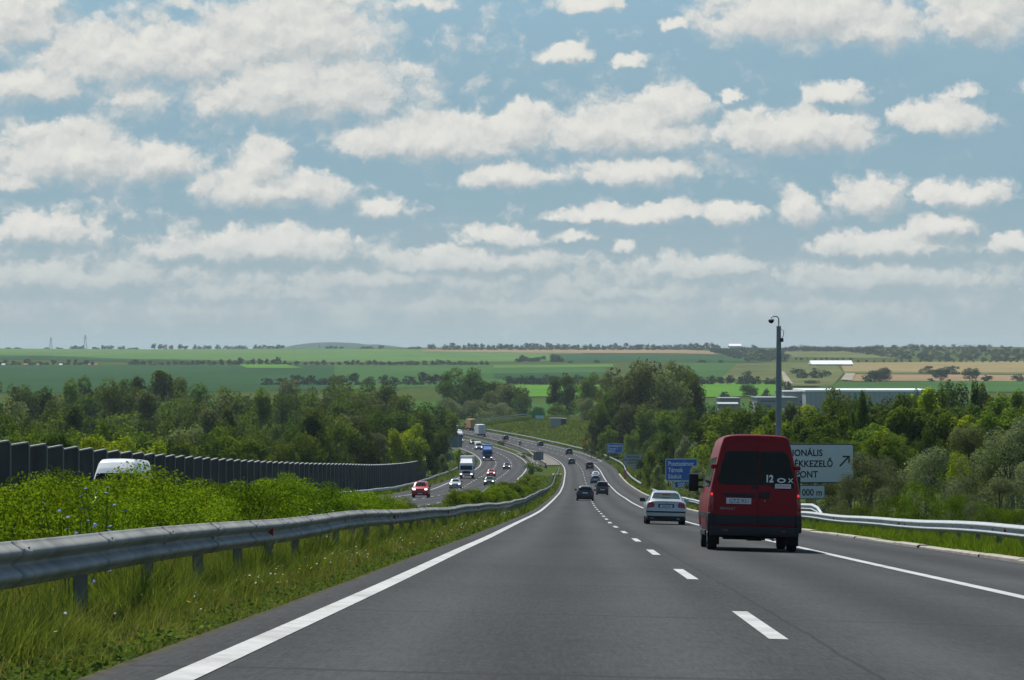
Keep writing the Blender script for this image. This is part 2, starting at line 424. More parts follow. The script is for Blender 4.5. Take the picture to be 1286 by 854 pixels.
# ------------------------------------------------------------------ terrain, one sheet to the horizon
def ground_mat():
    m, nt, out = new_mat('meadow_ground')
    b = N(nt, 'ShaderNodeBsdfDiffuse'); nt.links.new(b.outputs[0], out.inputs[0])
    tc = N(nt, 'ShaderNodeTexCoord')
    n1 = noise(nt, tc.outputs['Object'], 0.05, 6, 0.6); n2 = noise(nt, tc.outputs['Object'], 1.3, 6, 0.7)
    f = math_node(nt, 'MULTIPLY_ADD', n2.outputs['Fac'], 0.5, math_node(nt, 'MULTIPLY', n1.outputs['Fac'], 0.6))
    nt.links.new(ramp(nt, f, [(0.38, (.030, .052, .012)), (0.58, (.062, .092, .022)), (0.76, (.13, .13, .045))]), b.inputs[0])
    return m
M_GROUND = ground_mat()
def build_terrain():
    d1 = np.arange(-160, 1300, 5.0)
    d2 = 1300 * (1.018 ** np.arange(0, 120)); d2 = d2[d2 < 12000]
    d3 = np.array([13000, 15000, 17500.])
    dd = np.r_[-3000, -1200, -500, d1, d2, d3]
    uu = np.r_[np.arange(-40, 40.1, 2.0), ]
    g = 40 * (1.055 ** np.arange(1, 120)); g = g[g < 9000]
    uu = np.r_[-20000, -g[::-1], uu, g, 20000]
    D, U = np.meshgrid(dd, uu, indexing='ij')
    lx = LX(np.clip(D, -60, 1200)) * (1 - sstep(1200, 2400, D))
    X = U + lx
    Z = ground(X, D)
    n, m = D.shape
    V = np.c_[X.ravel(), D.ravel(), Z.ravel()]
    i = (np.arange(n - 1)[:, None] * m + np.arange(m - 1)[None]).ravel()
    F = np.c_[i, i + 1, i + m + 1, i + m]
    me = np_mesh('terrain', V, F, True)
    o = link_mesh('terrain', me, None, M_GROUND); tag(o, kind='structure')
build_terrain()

# ------------------------------------------------------------------ pavement
def ribbon(name, mat, u0, u1, d0, d1, step, lift=0.0, nu=2, zfun=road_z, parent=None, kind='structure'):
    dd = np.arange(d0, d1 + step * .5, step)
    ua = u0(dd) if callable(u0) else np.full_like(dd, u0); ub = u1(dd) if callable(u1) else np.full_like(dd, u1)
    t = np.linspace(0, 1, nu)
    U = ua[:, None] * (1 - t) + ub[:, None] * t
    D = np.repeat(dd[:, None], nu, 1)
    X = LX(D) + U; Z = zfun(U, D) + lift
    n, m = D.shape
    V = np.c_[X.ravel(), D.ravel(), Z.ravel()]
    i = (np.arange(n - 1)[:, None] * m + np.arange(m - 1)[None]).ravel()
    F = np.c_[i, i + 1, i + m + 1, i + m]
    me = np_mesh(name, V, F, True)
    uv = me.uv_layers.new(name='UVMap')
    UVv = np.c_[U.ravel(), D.ravel()]
    idx = np.empty(len(me.loops), np.int32); me.loops.foreach_get('vertex_index', idx)
    uv.data.foreach_set('uv', UVv[idx].astype(np.float32).ravel())
    o = link_mesh(name, me, parent, mat)
    if kind: tag(o, kind=kind)
    return o
def asphalt_mat():
    m, nt, out = new_mat('asphalt')
    b = N(nt, 'ShaderNodeBsdfPrincipled'); nt.links.new(b.outputs[0], out.inputs[0])
    tc = N(nt, 'ShaderNodeTexCoord')
    mp = N(nt, 'ShaderNodeMapping'); nt.links.new(tc.outputs['UV'], mp.inputs[0]); mp.inputs['Scale'].default_value = (1.0, 0.03, 1)
    streak = noise(nt, mp.outputs[0], 1.1, 5, 0.6)
    grain = noise(nt, tc.outputs['Object'], 46.0, 3, 0.85)
    patch = noise(nt, tc.outputs['Object'], 0.12, 4, 0.6)
    mott = noise(nt, tc.outputs['Object'], 6.5, 6, 0.85)
    mp2 = N(nt, 'ShaderNodeMapping'); nt.links.new(tc.outputs['UV'], mp2.inputs[0]); mp2.inputs['Scale'].default_value = (30.0, 1.6, 1)
    scuff = noise(nt, mp2.outputs[0], 1.0, 5, 0.85)
    sp = N(nt, 'ShaderNodeSeparateXYZ'); nt.links.new(tc.outputs['UV'], sp.inputs[0])
    # polished wheel tracks: four per two lanes
    tr = math_node(nt, 'COSINE', math_node(nt, 'MULTIPLY', math_node(nt, 'SUBTRACT', sp.outputs[0], 0.95), 2 * math.pi / 1.875))
    f = math_node(nt, 'MULTIPLY_ADD', tr, 0.085, math_node(nt, 'MULTIPLY', streak.outputs['Fac'], 0.42))
    f = math_node(nt, 'ADD', f, math_node(nt, 'MULTIPLY_ADD', grain.outputs['Fac'], 0.85, -0.215))
    f = math_node(nt, 'ADD', f, math_node(nt, 'MULTIPLY_ADD', patch.outputs['Fac'], 0.30, -0.02))
    f = math_node(nt, 'ADD', f, math_node(nt, 'MULTIPLY_ADD', mott.outputs['Fac'], 0.70, -0.35))
    f = math_node(nt, 'ADD', f, math_node(nt, 'MULTIPLY_ADD', scuff.outputs['Fac'], 0.9, -0.45))
    c = ramp(nt, f, [(0.26, (.021, .022, .0225)), (0.80, (.074, .075, .075))])
    # faint cross joints and cracks
    jn = noise(nt, tc.outputs['UV'], 0.35, 3, 0.6)
    jd = math_node(nt, 'FRACT', math_node(nt, 'MULTIPLY', math_node(nt, 'ADD', sp.outputs[1], math_node(nt, 'MULTIPLY', jn.outputs['Fac'], 1.2)), 1 / 9.7))
    jl = math_node(nt, 'LESS_THAN', jd, 0.016)
    c = mix(nt, math_node(nt, 'MULTIPLY', jl, 0.6), c, (.022, .022, .023))
    # the sealed seam along the middle of the paving
    wob = noise(nt, tc.outputs['UV'], 0.25, 3, 0.6)
    sd_ = math_node(nt, 'ABSOLUTE', math_node(nt, 'ADD', math_node(nt, 'SUBTRACT', sp.outputs[0], 4.05), math_node(nt, 'MULTIPLY_ADD', wob.outputs['Fac'], 0.12, -0.06)))
    c = mix(nt, math_node(nt, 'MULTIPLY', math_node(nt, 'LESS_THAN', sd_, 0.018), 0.6), c, (.020, .020, .021))
    # oil drip darkening down the middle of each lane
    dr = math_node(nt, 'COSINE', math_node(nt, 'MULTIPLY', math_node(nt, 'SUBTRACT', sp.outputs[0], 1.9), 2 * math.pi / 3.75))
    dk = math_node(nt, 'MULTIPLY', math_node(nt, 'MAXIMUM', dr, 0.0), math_node(nt, 'MULTIPLY', streak.outputs['Fac'], 0.42))
    c = mix(nt, dk, c, (.028, .028, .028))
    nt.links.new(c, b.inputs['Base Color'])
    b.inputs['Roughness'].default_value = 0.9; b.inputs['Specular IOR Level'].default_value = 0.15
    bp = N(nt, 'ShaderNodeBump'); bp.inputs['Strength'].default_value = 0.35; bp.inputs['Distance'].default_value = 0.012
    nt.links.new(grain.outputs['Fac'], bp.inputs['Height']); nt.links.new(bp.outputs[0], b.inputs['Normal'])
    return m
def paint_mat():
    """thermoplastic paint, greyed by tyres and chipped down to the asphalt"""
    m, nt, out = new_mat('road_paint')
    b = N(nt, 'ShaderNodeBsdfPrincipled'); nt.links.new(b.outputs[0], out.inputs[0])
    tc = N(nt, 'ShaderNodeTexCoord'); n1 = noise(nt, tc.outputs['Object'], 16, 6, 0.75); n2 = noise(nt, tc.outputs['Object'], 0.9, 5, 0.65); n3 = noise(nt, tc.outputs['Object'], 3.2, 5, 0.7)
    f = math_node(nt, 'MULTIPLY_ADD', n2.outputs['Fac'], 0.55, math_node(nt, 'MULTIPLY', n3.outputs['Fac'], 0.5))
    c = ramp(nt, f, [(0.34, (.29, .285, .27)), (0.52, (.46, .46, .445)), (0.72, (.58, .58, .56))])
    chip = math_node(nt, 'MULTIPLY_ADD', n1.outputs['Fac'], 0.75, math_node(nt, 'MULTIPLY', n3.outputs['Fac'], 0.35))
    mr = N(nt, 'ShaderNodeMapRange'); nt.links.new(chip, mr.inputs[0]); mr.inputs[1].default_value = .62; mr.inputs[2].default_value = .72; mr.inputs[4].default_value = .8
    nt.links.new(mix(nt, mr.outputs[0], c, (.10, .10, .10)), b.inputs['Base Color'])
    b.inputs['Roughness'].default_value = 0.8; b.inputs['Specular IOR Level'].default_value = 0.2
    return m
M_ASPH = asphalt_mat(); M_PAINT = paint_mat()
M_CONC = simple('weathered_concrete', (.36, .33, .28), 0.9, 0.2, var=0.25, scale=1.4, bump=.3)
M_GRAVEL = simple('verge_soil', (.06, .055, .035), 0.95, 0.1, var=0.4, scale=2.5, bump=.5)

ribbon('road', M_ASPH, -0.45, lambda d: 10.8 + 1.2 * sstep(620, 760, d), -60, 1420, 4, 0.0, 8)
ribbon('opposite_road', M_ASPH, lambda d: OU(d) - 3.0, lambda d: OU(d) + 11.25 + .7, -60, 1420, 4, 0.0, 8)
# soil strip where the turf meets the asphalt, concrete edge on the right
ribbon('road_edge_soil', M_GRAVEL, -0.56, -0.45, -60, 700, 4, -0.015, 2)
# the concrete kerb on the right
def kerb():
    rs = np.random.default_rng(3)
    mb = MB()
    d = 20.0
    while d < 640:
        ln = 6.0 if d < 200 else 12.0
        j = rs.uniform(-.03, .03); jz = rs.uniform(-.02, .015)
        ds = np.linspace(d, d + ln - .06, 4)
        prof = [(10.80 + j, -.06), (10.80 + j, .045 + jz), (10.86 + j, .07 + jz), (11.08 + j, .07 + jz), (11.10 + j, -.06)]
        vs = []
        for q in ds:
            for (u, z) in prof: vs.append((float(LX(q)) + u, q, float(road_z(u, q)) + z))
        n = len(prof)
        fs = [(i * n + k, i * n + k + 1, (i + 1) * n + k + 1, (i + 1) * n + k) for i in range(3) for k in range(n - 1)]
        mb.add(vs, fs)
        d += ln
    o = mb.build('kerb', M_CONC); tag(o, kind='structure')
kerb()
# markings -------------------------------------------------------------
def dashes(name, uc, w, d0, d1, dash, gap, lift=0.005):
    V = []; F = []
    d = d0
    while d < d1:
        ds = np.linspace(d, min(d + dash, d1), 3)
        for i, q in enumerate(ds):
            u = uc(q) if callable(uc) else uc
            for s in (-w / 2, w / 2): V.append((float(LX(q)) + u + s, q, float(road_z(u + s, q)) + lift))
        b = len(V) - 6
        F += [(b, b + 1, b + 3, b + 2), (b + 2, b + 3, b + 5, b + 4)]
        d += dash + gap
    o = link_mesh(name, np_mesh(name, V, F), None, M_PAINT); tag(o, kind='structure'); return o
ribbon('edge_line', M_PAINT, -0.10, 0.10, -40, 1400, 3, 0.005)
ribbon('edge_line', M_PAINT, 7.40, 7.60, -40, 782, 3, 0.005)
dashes('lane_line', 3.75, 0.15, -11.5 - 18 + 36, 1400, 6, 12)
dashes('lane_line', 7.5, 0.20, 786, 1400, 4, 5)
ribbon('edge_line', M_PAINT, lambda d: 10.4 + 0 * d, lambda d: 10.6 + 0 * d, 800, 1400, 3, 0.005)
# the kink where the shoulder narrows
def kink():
    V = []; n = 6
    for t in np.linspace(0, 1, n):
        q = 782 + 16 * t; u = 7.5 + 3.0 * t
        for s in (-.12, .12): V.append((float(LX(q)) + u + s, q, float(road_z(u + s, q)) + .006))
    F = [(2 * i, 2 * i + 1, 2 * i + 3, 2 * i + 2) for i in range(n - 1)]
    tag(link_mesh('edge_line', np_mesh('edge_line', V, F), None, M_PAINT), kind='structure')
kink()
ribbon('edge_line', M_PAINT, lambda d: OU(d) - .1, lambda d: OU(d) + .1, -40, 1400, 3, 0.005)
ribbon('edge_line', M_PAINT, lambda d: OU(d) + 11.15, lambda d: OU(d) + 11.35, -40, 1400, 3, 0.005)
dashes('lane_line', lambda d: OU(d) + 3.75, .18, 0, 1400, 6, 12)
dashes('lane_line', lambda d: OU(d) + 7.5, .18, 4, 1400, 6, 12)
# paved pads in the median and beside the road, seen as pale patches
ribbon('median_pavement', M_CONC, lambda d: OU(d) + 12.0, lambda d: OU(d) + 14.2, 700, 770, 4, -0.05, 3)
ribbon('median_pavement', simple('median_grey_surface', (.20, .18, .16), .95, .1, var=.25, scale=.6), -7.3, -0.46, 772, 905, 4, -0.04, 4)
ribbon('drain_pad', M_CONC, -1.9, -0.73, 163, 176, 2, -0.0, 3)
ribbon('drain_pad', M_CONC, -2.6, -0.73, 642, 652, 2, 0.02, 3)

# ------------------------------------------------------------------ far fields, draped sheets
def y_to_d(px, py):
    """distance at which the ground is seen at photo row py (far side of the valley)"""
    dd = np.geomspace(1250, 6700, 1500)
    x = (px - 643.0) / FOC * dd
    yy = 440 - (ground(x, dd) - 1.0) * FOC / dd
    m = np.minimum.accumulate(yy)
    k = np.argmax(m <= py)
    return float(dd[k]) if (m <= py).any() else 6600.0
def field_mat(name, c, var=.14, rows=0.0):
    m, nt, out = new_mat(name)
    b = N(nt, 'ShaderNodeBsdfDiffuse'); nt.links.new(b.outputs[0], out.inputs[0])
    tc = N(nt, 'ShaderNodeTexCoord')
    mp = N(nt, 'ShaderNodeMapping'); nt.links.new(tc.outputs['Object'], mp.inputs[0]); mp.inputs['Scale'].default_value = (1, .35, 1)
    n1 = noise(nt, mp.outputs[0], 0.006, 7, 0.62)
    n2 = noise(nt, tc.outputs['Object'], 0.08, 4, 0.6)
    n3 = noise(nt, tc.outputs['Object'], 0.022, 5, 0.65)
    f = math_node(nt, 'MULTIPLY_ADD', n2.outputs['Fac'], 0.30, math_node(nt, 'MULTIPLY', n1.outputs['Fac'], 0.45))
    f = math_node(nt, 'MULTIPLY_ADD', n3.outputs['Fac'], 0.35, f)
    nt.links.new(ramp(nt, f, [(0.38, tuple(x * (1 - var * 1.9) for x in c)), (0.7, tuple(x * (1 + var * 1.9) for x in c))]), b.inputs[0])
    return m
FM = {
 'light': field_mat('pale_green_crop', (.090, .165, .045)),
 'green': field_mat('green_crop', (.050, .112, .030)),
 'cloud_shade': field_mat('cloud_shaded_crop', (.030, .075, .028)),  # crop colour darkened to stand for cloud shadow on the fields
 'bright': field_mat('fresh_green_crop', (.085, .200, .028)),
 'tan': field_mat('bare_tan_soil', (.25, .18, .10)),
 'straw': field_mat('ripe_straw_crop', (.24, .19, .09)),
 'scrub': field_mat('rough_grassland', (.110, .125, .045), .3),
 'dirt': field_mat('pale_gravel_yard', (.30, .27, .21), .2),
}
def field(kind, top, bot, lift=0.25):
    """top and bot: polylines of photo positions along the far and near edge of the field"""
    n, m = 46, 16
    t = np.linspace(0, 1, n)
    def resample(P):
        P = np.array(P, float); xs = np.interp(t, np.linspace(0, 1, len(P)), P[:, 0]); ys = np.interp(t, np.linspace(0, 1, len(P)), P[:, 1]); return xs, ys
    tx, ty = resample(top); bx, by = resample(bot)
    rows = []
    rs = np.random.default_rng(int(abs(tx[0] * 7 + ty[0] * 13)))
    for i in range(n):
        da = y_to_d(tx[i], ty[i]); db = y_to_d(bx[i], by[i])
        xa = (tx[i] - 643) / FOC * da; xb = (bx[i] - 643) / FOC * db
        s = np.linspace(0, 1, m)
        rows.append(np.c_[xa + (xb - xa) * s, da + (db - da) * s])
    A = np.array(rows)
    X = A[..., 0]; D = A[..., 1]; Z = ground(X, D) + lift
    V = np.c_[X.ravel(), D.ravel(), Z.ravel()]
    i = (np.arange(n - 1)[:, None] * m + np.arange(m - 1)[None]).ravel()
    F = np.c_[i, i + m, i + m + 1, i + 1]
    o = link_mesh('field', np_mesh('field', V, F, True), None, FM[kind]); tag(o, kind='structure')
field('green', [(-200, 505), (1500, 505)], [(-200, 530), (1500, 530)], .2)
field('light', [(-120, 437.5), (200, 437.5), (420, 438), (620, 440), (720, 441)], [(-120, 446), (100, 450), (420, 455), (620, 455), (760, 452)], .5)
field('cloud_shade', [(-120, 446), (60, 447), (130, 450), (280, 455)], [(-120, 452), (60, 452), (130, 454), (280, 456.5)], .6)
field('cloud_shade', [(-120, 459), (180, 459), (420, 459)], [(-120, 494), (180, 494), (420, 490)], .4)
field('green', [(420, 459), (560, 459), (760, 458)], [(420, 490), (560, 486), (760, 476)], .4)
field('bright', [(300, 458.5), (360, 458.5)], [(310, 463), (380, 463)], .8)
field('light', [(620, 459.5), (700, 459), (770, 458)], [(620, 463), (700, 462.5), (770, 462)], .8)
field('cloud_shade', [(620, 470), (700, 469), (770, 468)], [(620, 476), (700, 476), (770, 476)], .8)
field('tan', [(530, 440), (700, 439), (850, 439.5), (915, 442.5)], [(530, 442), (700, 444), (850, 444.5), (915, 446)], .9)
field('cloud_shade', [(690, 445), (820, 445.5), (920, 447), (960, 452)], [(690, 454), (820, 455), (920, 455), (960, 456)], .6)
field('green', [(850, 456), (910, 456), (930, 457)], [(850, 474), (900, 474), (925, 473)], .5)
field('scrub', [(925, 457), (1000, 456), (1050, 457)], [(905, 476), (990, 480), (1060, 470)], .6)
field('bright', [(640, 484), (690, 484), (760, 484)], [(640, 499), (690, 499), (760, 499)], .5)
field('bright', [(868, 483), (920, 482), (980, 483)], [(860, 500), (920, 499), (975, 498)], .5)
field('scrub', [(985, 442), (1060, 441), (1130, 446)], [(985, 449), (1060, 450), (1130, 451)], .6)
field('straw', [(1055, 456), (1160, 455), (1340, 453.5)], [(1060, 467), (1160, 468), (1340, 469)], .5)
field('scrub', [(1060, 467), (1160, 468), (1340, 469)], [(1060, 470), (1160, 470.5), (1340, 471)], .7)
field('tan', [(1065, 470.5), (1160, 471), (1340, 471.5)], [(1065, 479), (1160, 479), (1340, 479.5)], .5)
field('green', [(1035, 482), (1160, 479.5), (1340, 479.5)], [(1020, 492), (1160, 493), (1340, 493)], .5)
field('scrub', [(990, 470), (1060, 468)], [(985, 486), (1045, 486)], .8)
field('dirt', [(1062, 470), (1074, 470)], [(1056, 478), (1070, 479)], 1.0)
field('dirt', [(981, 468), (985, 468)], [(985, 482), (996, 483)], 1.0)   # the pale lane up the slope
# the blue hill on the skyline
def far_hill():
    n, m = 60, 14
    xs = np.linspace(-1100, -250, n); t = np.linspace(-1, 1, m)
    V = []
    for x in xs:
        s = (x + 1100) / 850
        h = 34 * math.sin(math.pi * min(1, s * 1.25) ** .8) if s < .8 else 0
        h = max(h, 25 * max(0, 1 - abs(s - .62) / .40)) * (1 - .0 * s)
        for q in t: V.append((x, 13500 + 900 * q, -38 + (h + 42) * max(0, 1 - q * q) * math.sin(math.pi * min(max(s, .0), 1)) ** .35))
    i = (np.arange(n - 1)[:, None] * m + np.arange(m - 1)[None]).ravel()
    F = np.c_[i, i + m, i + m + 1, i + 1]
    o = link_mesh('hill', np_mesh('hill', V, F, True), None, field_mat('hill_woods', (.02, .04, .022), .25)); tag(o, kind='structure')
far_hill()

# the slip road on the bank at the right, far away
def slip_road():
    P = [(575, 536, 1130), (600, 530.5, 1160), (632, 525.5, 1185), (665, 522, 1210), (700, 521.5, 1235), (745, 521, 1260), (800, 521, 1290)]
    mb = MB(); vs = []
    for (px, py, d) in P:
        p = at(px, py, d); g = gpt(px, d).z
        zt = max(p.z, g + .3); vs += [(p.x, p.y - 4, zt), (p.x, p.y + 4, zt + .02), (p.x, p.y - 5 - 3 * (zt - g), g - .3)]
    n = len(P)
    fs = [(3 * i, 3 * i + 3, 3 * i + 4, 3 * i + 1) for i in range(n - 1)] + [(3 * i, 3 * i + 2, 3 * i + 5, 3 * i + 3) for i in range(n - 1)]
    o = mb.add(vs, fs).build('slip_road', M_GROUND); tag(o, kind='structure')
slip_road()
# haze: the air over the valley
def haze():
    m, nt, out = new_mat('valley_haze')
    v = N(nt, 'ShaderNodeVolumePrincipled'); nt.links.new(v.outputs[0], out.inputs['Volume'])
    v.inputs['Color'].default_value = (.76, .88, 1.0, 1); v.inputs['Density'].default_value = HAZE; v.inputs['Anisotropy'].default_value = 0.0
    o = MB().box((0, 7000, -10), (44000, 24000, 140)).build('haze', m); tag(o, kind='stuff')
HAZE = 0.000048
# ------------------------------------------------------------------ plants
LM = {
 'dark':   leaf_mat('oak_leaves', (.026, .056, .011), (.108, .170, .032), .40),
 'mid':    leaf_mat('maple_leaves', (.040, .082, .010), (.155, .225, .030), .46),
 'yellow': leaf_mat('acacia_leaves', (.130, .190, .010), (.280, .335, .022), .5),
 'grey':   leaf_mat('poplar_leaves', (.066, .095, .038), (.205, .235, .115), .42),
 'silver': leaf_mat('silver_leaves', (.085, .112, .062), (.215, .252, .160), .36),
 'olive':  leaf_mat('hazel_leaves', (.044, .074, .011), (.150, .200, .034), .44),
 'hedge':  leaf_mat('hedge_leaves', (.070, .130, .008), (.180, .250, .018), .5, .08, 1.2),
 'bramble':leaf_mat('bramble_leaves', (.040, .085, .008), (.105, .165, .014), .45, .08, 1.2),
 'far':    leaf_mat('distant_leaves', (.020, .042, .016), (.050, .080, .028), .25, .14, .08),
}
M_BARK = simple('bark', (.12, .095, .07), .9, .1, var=.35, scale=4, bump=.5)

def leaf_cloud(rs, centres, radii, n, size, flat=.75, shell=.55, asp=1.0):
    """n leaf sprays spread through clumps; each a bent pair of triangles"""
    centres = np.array(centres); radii = np.array(radii)
    w = radii[:, 0] * radii[:, 1] + radii[:, 1] * radii[:, 2]; w = w / w.sum()
    k = rs.choice(len(centres), n, p=w)
    d = rs.normal(size=(n, 3)); d /= np.linalg.norm(d, axis=1)[:, None]
    r = shell + (1 - shell) * rs.random(n) ** .6
    r *= 1 + .22 * rs.normal(size=n) * (rs.random(n) < .16)
    P = centres[k] + d * radii[k] * r[:, None]
    # spray plane: roughly facing outward and up, with a lot of scatter
    nrm = d * .8 + np.array([0, 0, .5]) + rs.normal(size=(n, 3)) * flat
    nrm /= np.linalg.norm(nrm, axis=1)[:, None]
    a = np.cross(nrm, rs.normal(size=(n, 3))); a /= np.linalg.norm(a, axis=1)[:, None] + 1e-9
    b = np.cross(nrm, a)
    s = size * (.55 + .9 * rs.random(n))[:, None]
    v0 = P - a * s * .5; v2 = P + a * s * .5
    v1 = P - b * s * .38 + nrm * s * .10; v3 = P + b * s * .38 + nrm * s * .10
    V = np.stack([v0, v1, v2, v3], 1)
    V[:, :, 2] = P[:, None, 2] + (V[:, :, 2] - P[:, None, 2]) / asp
    V = V.reshape(-1, 3)
    i = np.arange(n)[:, None] * 4
    return V, np.c_[i, i + 1, i + 2, i + 3]

def crown_clumps(rs, kind):
    """unit crown: 1 m wide, from z = 0.12 to z = 1 of the tree height"""
    C, Rr = [], []
    if kind == 'round':
        for _ in range(30):
            d = rs.normal(size=3); d /= np.linalg.norm(d); r = rs.random() ** .4
            p = np.array([d[0] * .38 * r, d[1] * .38 * r, .53 + d[2] * .38 * r])
            C.append(p); q = rs.uniform(.10, .19); Rr.append((q, q, q * rs.uniform(.6, .85)))
    elif kind == 'tall':
        for _ in range(30):
            z = rs.uniform(.2, .97); w = .34 * math.sin(math.pi * min(1, (z - .08) / .95) ** .75) + .05
            t = rs.uniform(0, 2 * math.pi); r = rs.random() ** .6 * w
            C.append((r * math.cos(t), r * math.sin(t), z)); q = rs.uniform(.09, .16); Rr.append((q, q, q * rs.uniform(.6, .9)))
    elif kind == 'spire':
        for _ in range(24):
            z = rs.uniform(.08, .97); w = .20 * (1 - abs(z - .4) * .9); t = rs.uniform(0, 6.28); r = rs.random() * w
            C.append((r * math.cos(t), r * math.sin(t), z)); q = rs.uniform(.07, .12); Rr.append((q, q, q * .9))
    elif kind == 'dome':       # reaches the ground
        for _ in range(28):
            z = rs.uniform(.12, .92); w = .46 * math.sqrt(max(.03, 1 - (z - .25) ** 2 / .52)); t = rs.uniform(0, 6.28); r = rs.random() ** .5 * w
            C.append((r * math.cos(t), r * math.sin(t), z)); q = rs.uniform(.10, .18); Rr.append((q, q, q * rs.uniform(.7, 1)))
    elif kind == 'stemmy':     # high crown over bare stems
        for _ in range(22):
            d = rs.normal(size=3); d /= np.linalg.norm(d); r = rs.random() ** .4
            C.append((d[0] * .36 * r, d[1] * .36 * r, .74 + d[2] * .20 * r)); q = rs.uniform(.09, .16); Rr.append((q, q, q * .7))
    return C, Rr

PROTO = {}
def tree_proto(kind, mat, lod, seed, asp=1.0):
    key = (kind, mat, lod, seed, asp)
    if key in PROTO: return PROTO[key]
    rs = np.random.default_rng(abs(hash_str(str(key))) % 100000)
    C, Rr = crown_clumps(rs, kind)
    n, size = {'near': (9000, .020), 'mid': (5600, .034), 'far': (520, .11)}[lod]
    V, F = leaf_cloud(rs, C, Rr, n, size * asp ** .5, asp=asp)
    V[:, 2] = np.maximum(V[:, 2], .004)
    me = np_mesh(mat + '_crown', V, F); me.materials.append(LM[mat])
    # trunk and limbs reaching the clumps
    mb = MB()
    stems = 1 if kind in ('round', 'tall', 'spire') else 4
    for s in range(stems):
        bx, by = (0, 0) if stems == 1 else rs.uniform(-.08, .08, 2)
        top = {'round': .6, 'tall': .85, 'spire': .9, 'dome': .45, 'stemmy': .72}[kind]
        tx, ty = bx + rs.uniform(-.06, .06), by + rs.uniform(-.06, .06)
        r0 = .022 if stems == 1 else .010
        mb.tube([(bx, by, -.03), (bx * .8 + tx * .2, by * .8 + ty * .2, top * .35), (tx, ty, top)], [r0 * 1.3, r0, r0 * .35], 6)
    order = rs.permutation(len(C))[:(9 if lod != 'far' else 3)]
    for k in order:
        c = C[k]; z0 = max(.1, c[2] * .55)
        mb.tube([(0, 0, z0), (c[0] * .5, c[1] * .5, (z0 + c[2]) / 2), (c[0], c[1], c[2])], [.009, .006, .002], 5)
    tm = mb.mesh('trunk', True); tm.materials.append(M_BARK)
    PROTO[key] = (me, tm)
    return PROTO[key]
def hash_str(s):
    h = 5381
    for ch in s: h = (h * 33 + ord(ch)) & 0x7fffffff
    return h
NT = [0]
def tree(name, p, h, w, kind, mat, lod, label, cat, group, rs):
    seed = int(rs.integers(0, 4 if lod == 'mid' else 3))
    asp = float(min((.6, .9, 1.3, 1.8, 2.6, 4.0), key=lambda q: abs(math.log(q * w / h))))
    me, tm = tree_proto(kind, mat, lod, seed, asp)
    e = empty(name, p, rs.uniform(0, 6.28)); e.scale = (w, w * rs.uniform(.85, 1.15), h)
    tag(e, label, cat, group)
    c = bpy.data.objects.new('crown', me); col.objects.link(c); c.parent = e
    t = bpy.data.objects.new('trunk', tm); col.objects.link(t); t.parent = e
    NT[0] += 1
    return e
def by_top(name, px, d, ytop, wpx, kind, mat, lod, label, cat, group, rs, hmin=1.2, hmax=28):
    g = gpt(px, d); top = 1.0 - (ytop - 440) / FOC * d
    h = top - g.z
    if h < hmin or h > hmax: return None
    return tree(name, g, h, wpx / FOC * d, kind, mat, lod, label, cat, group, rs)

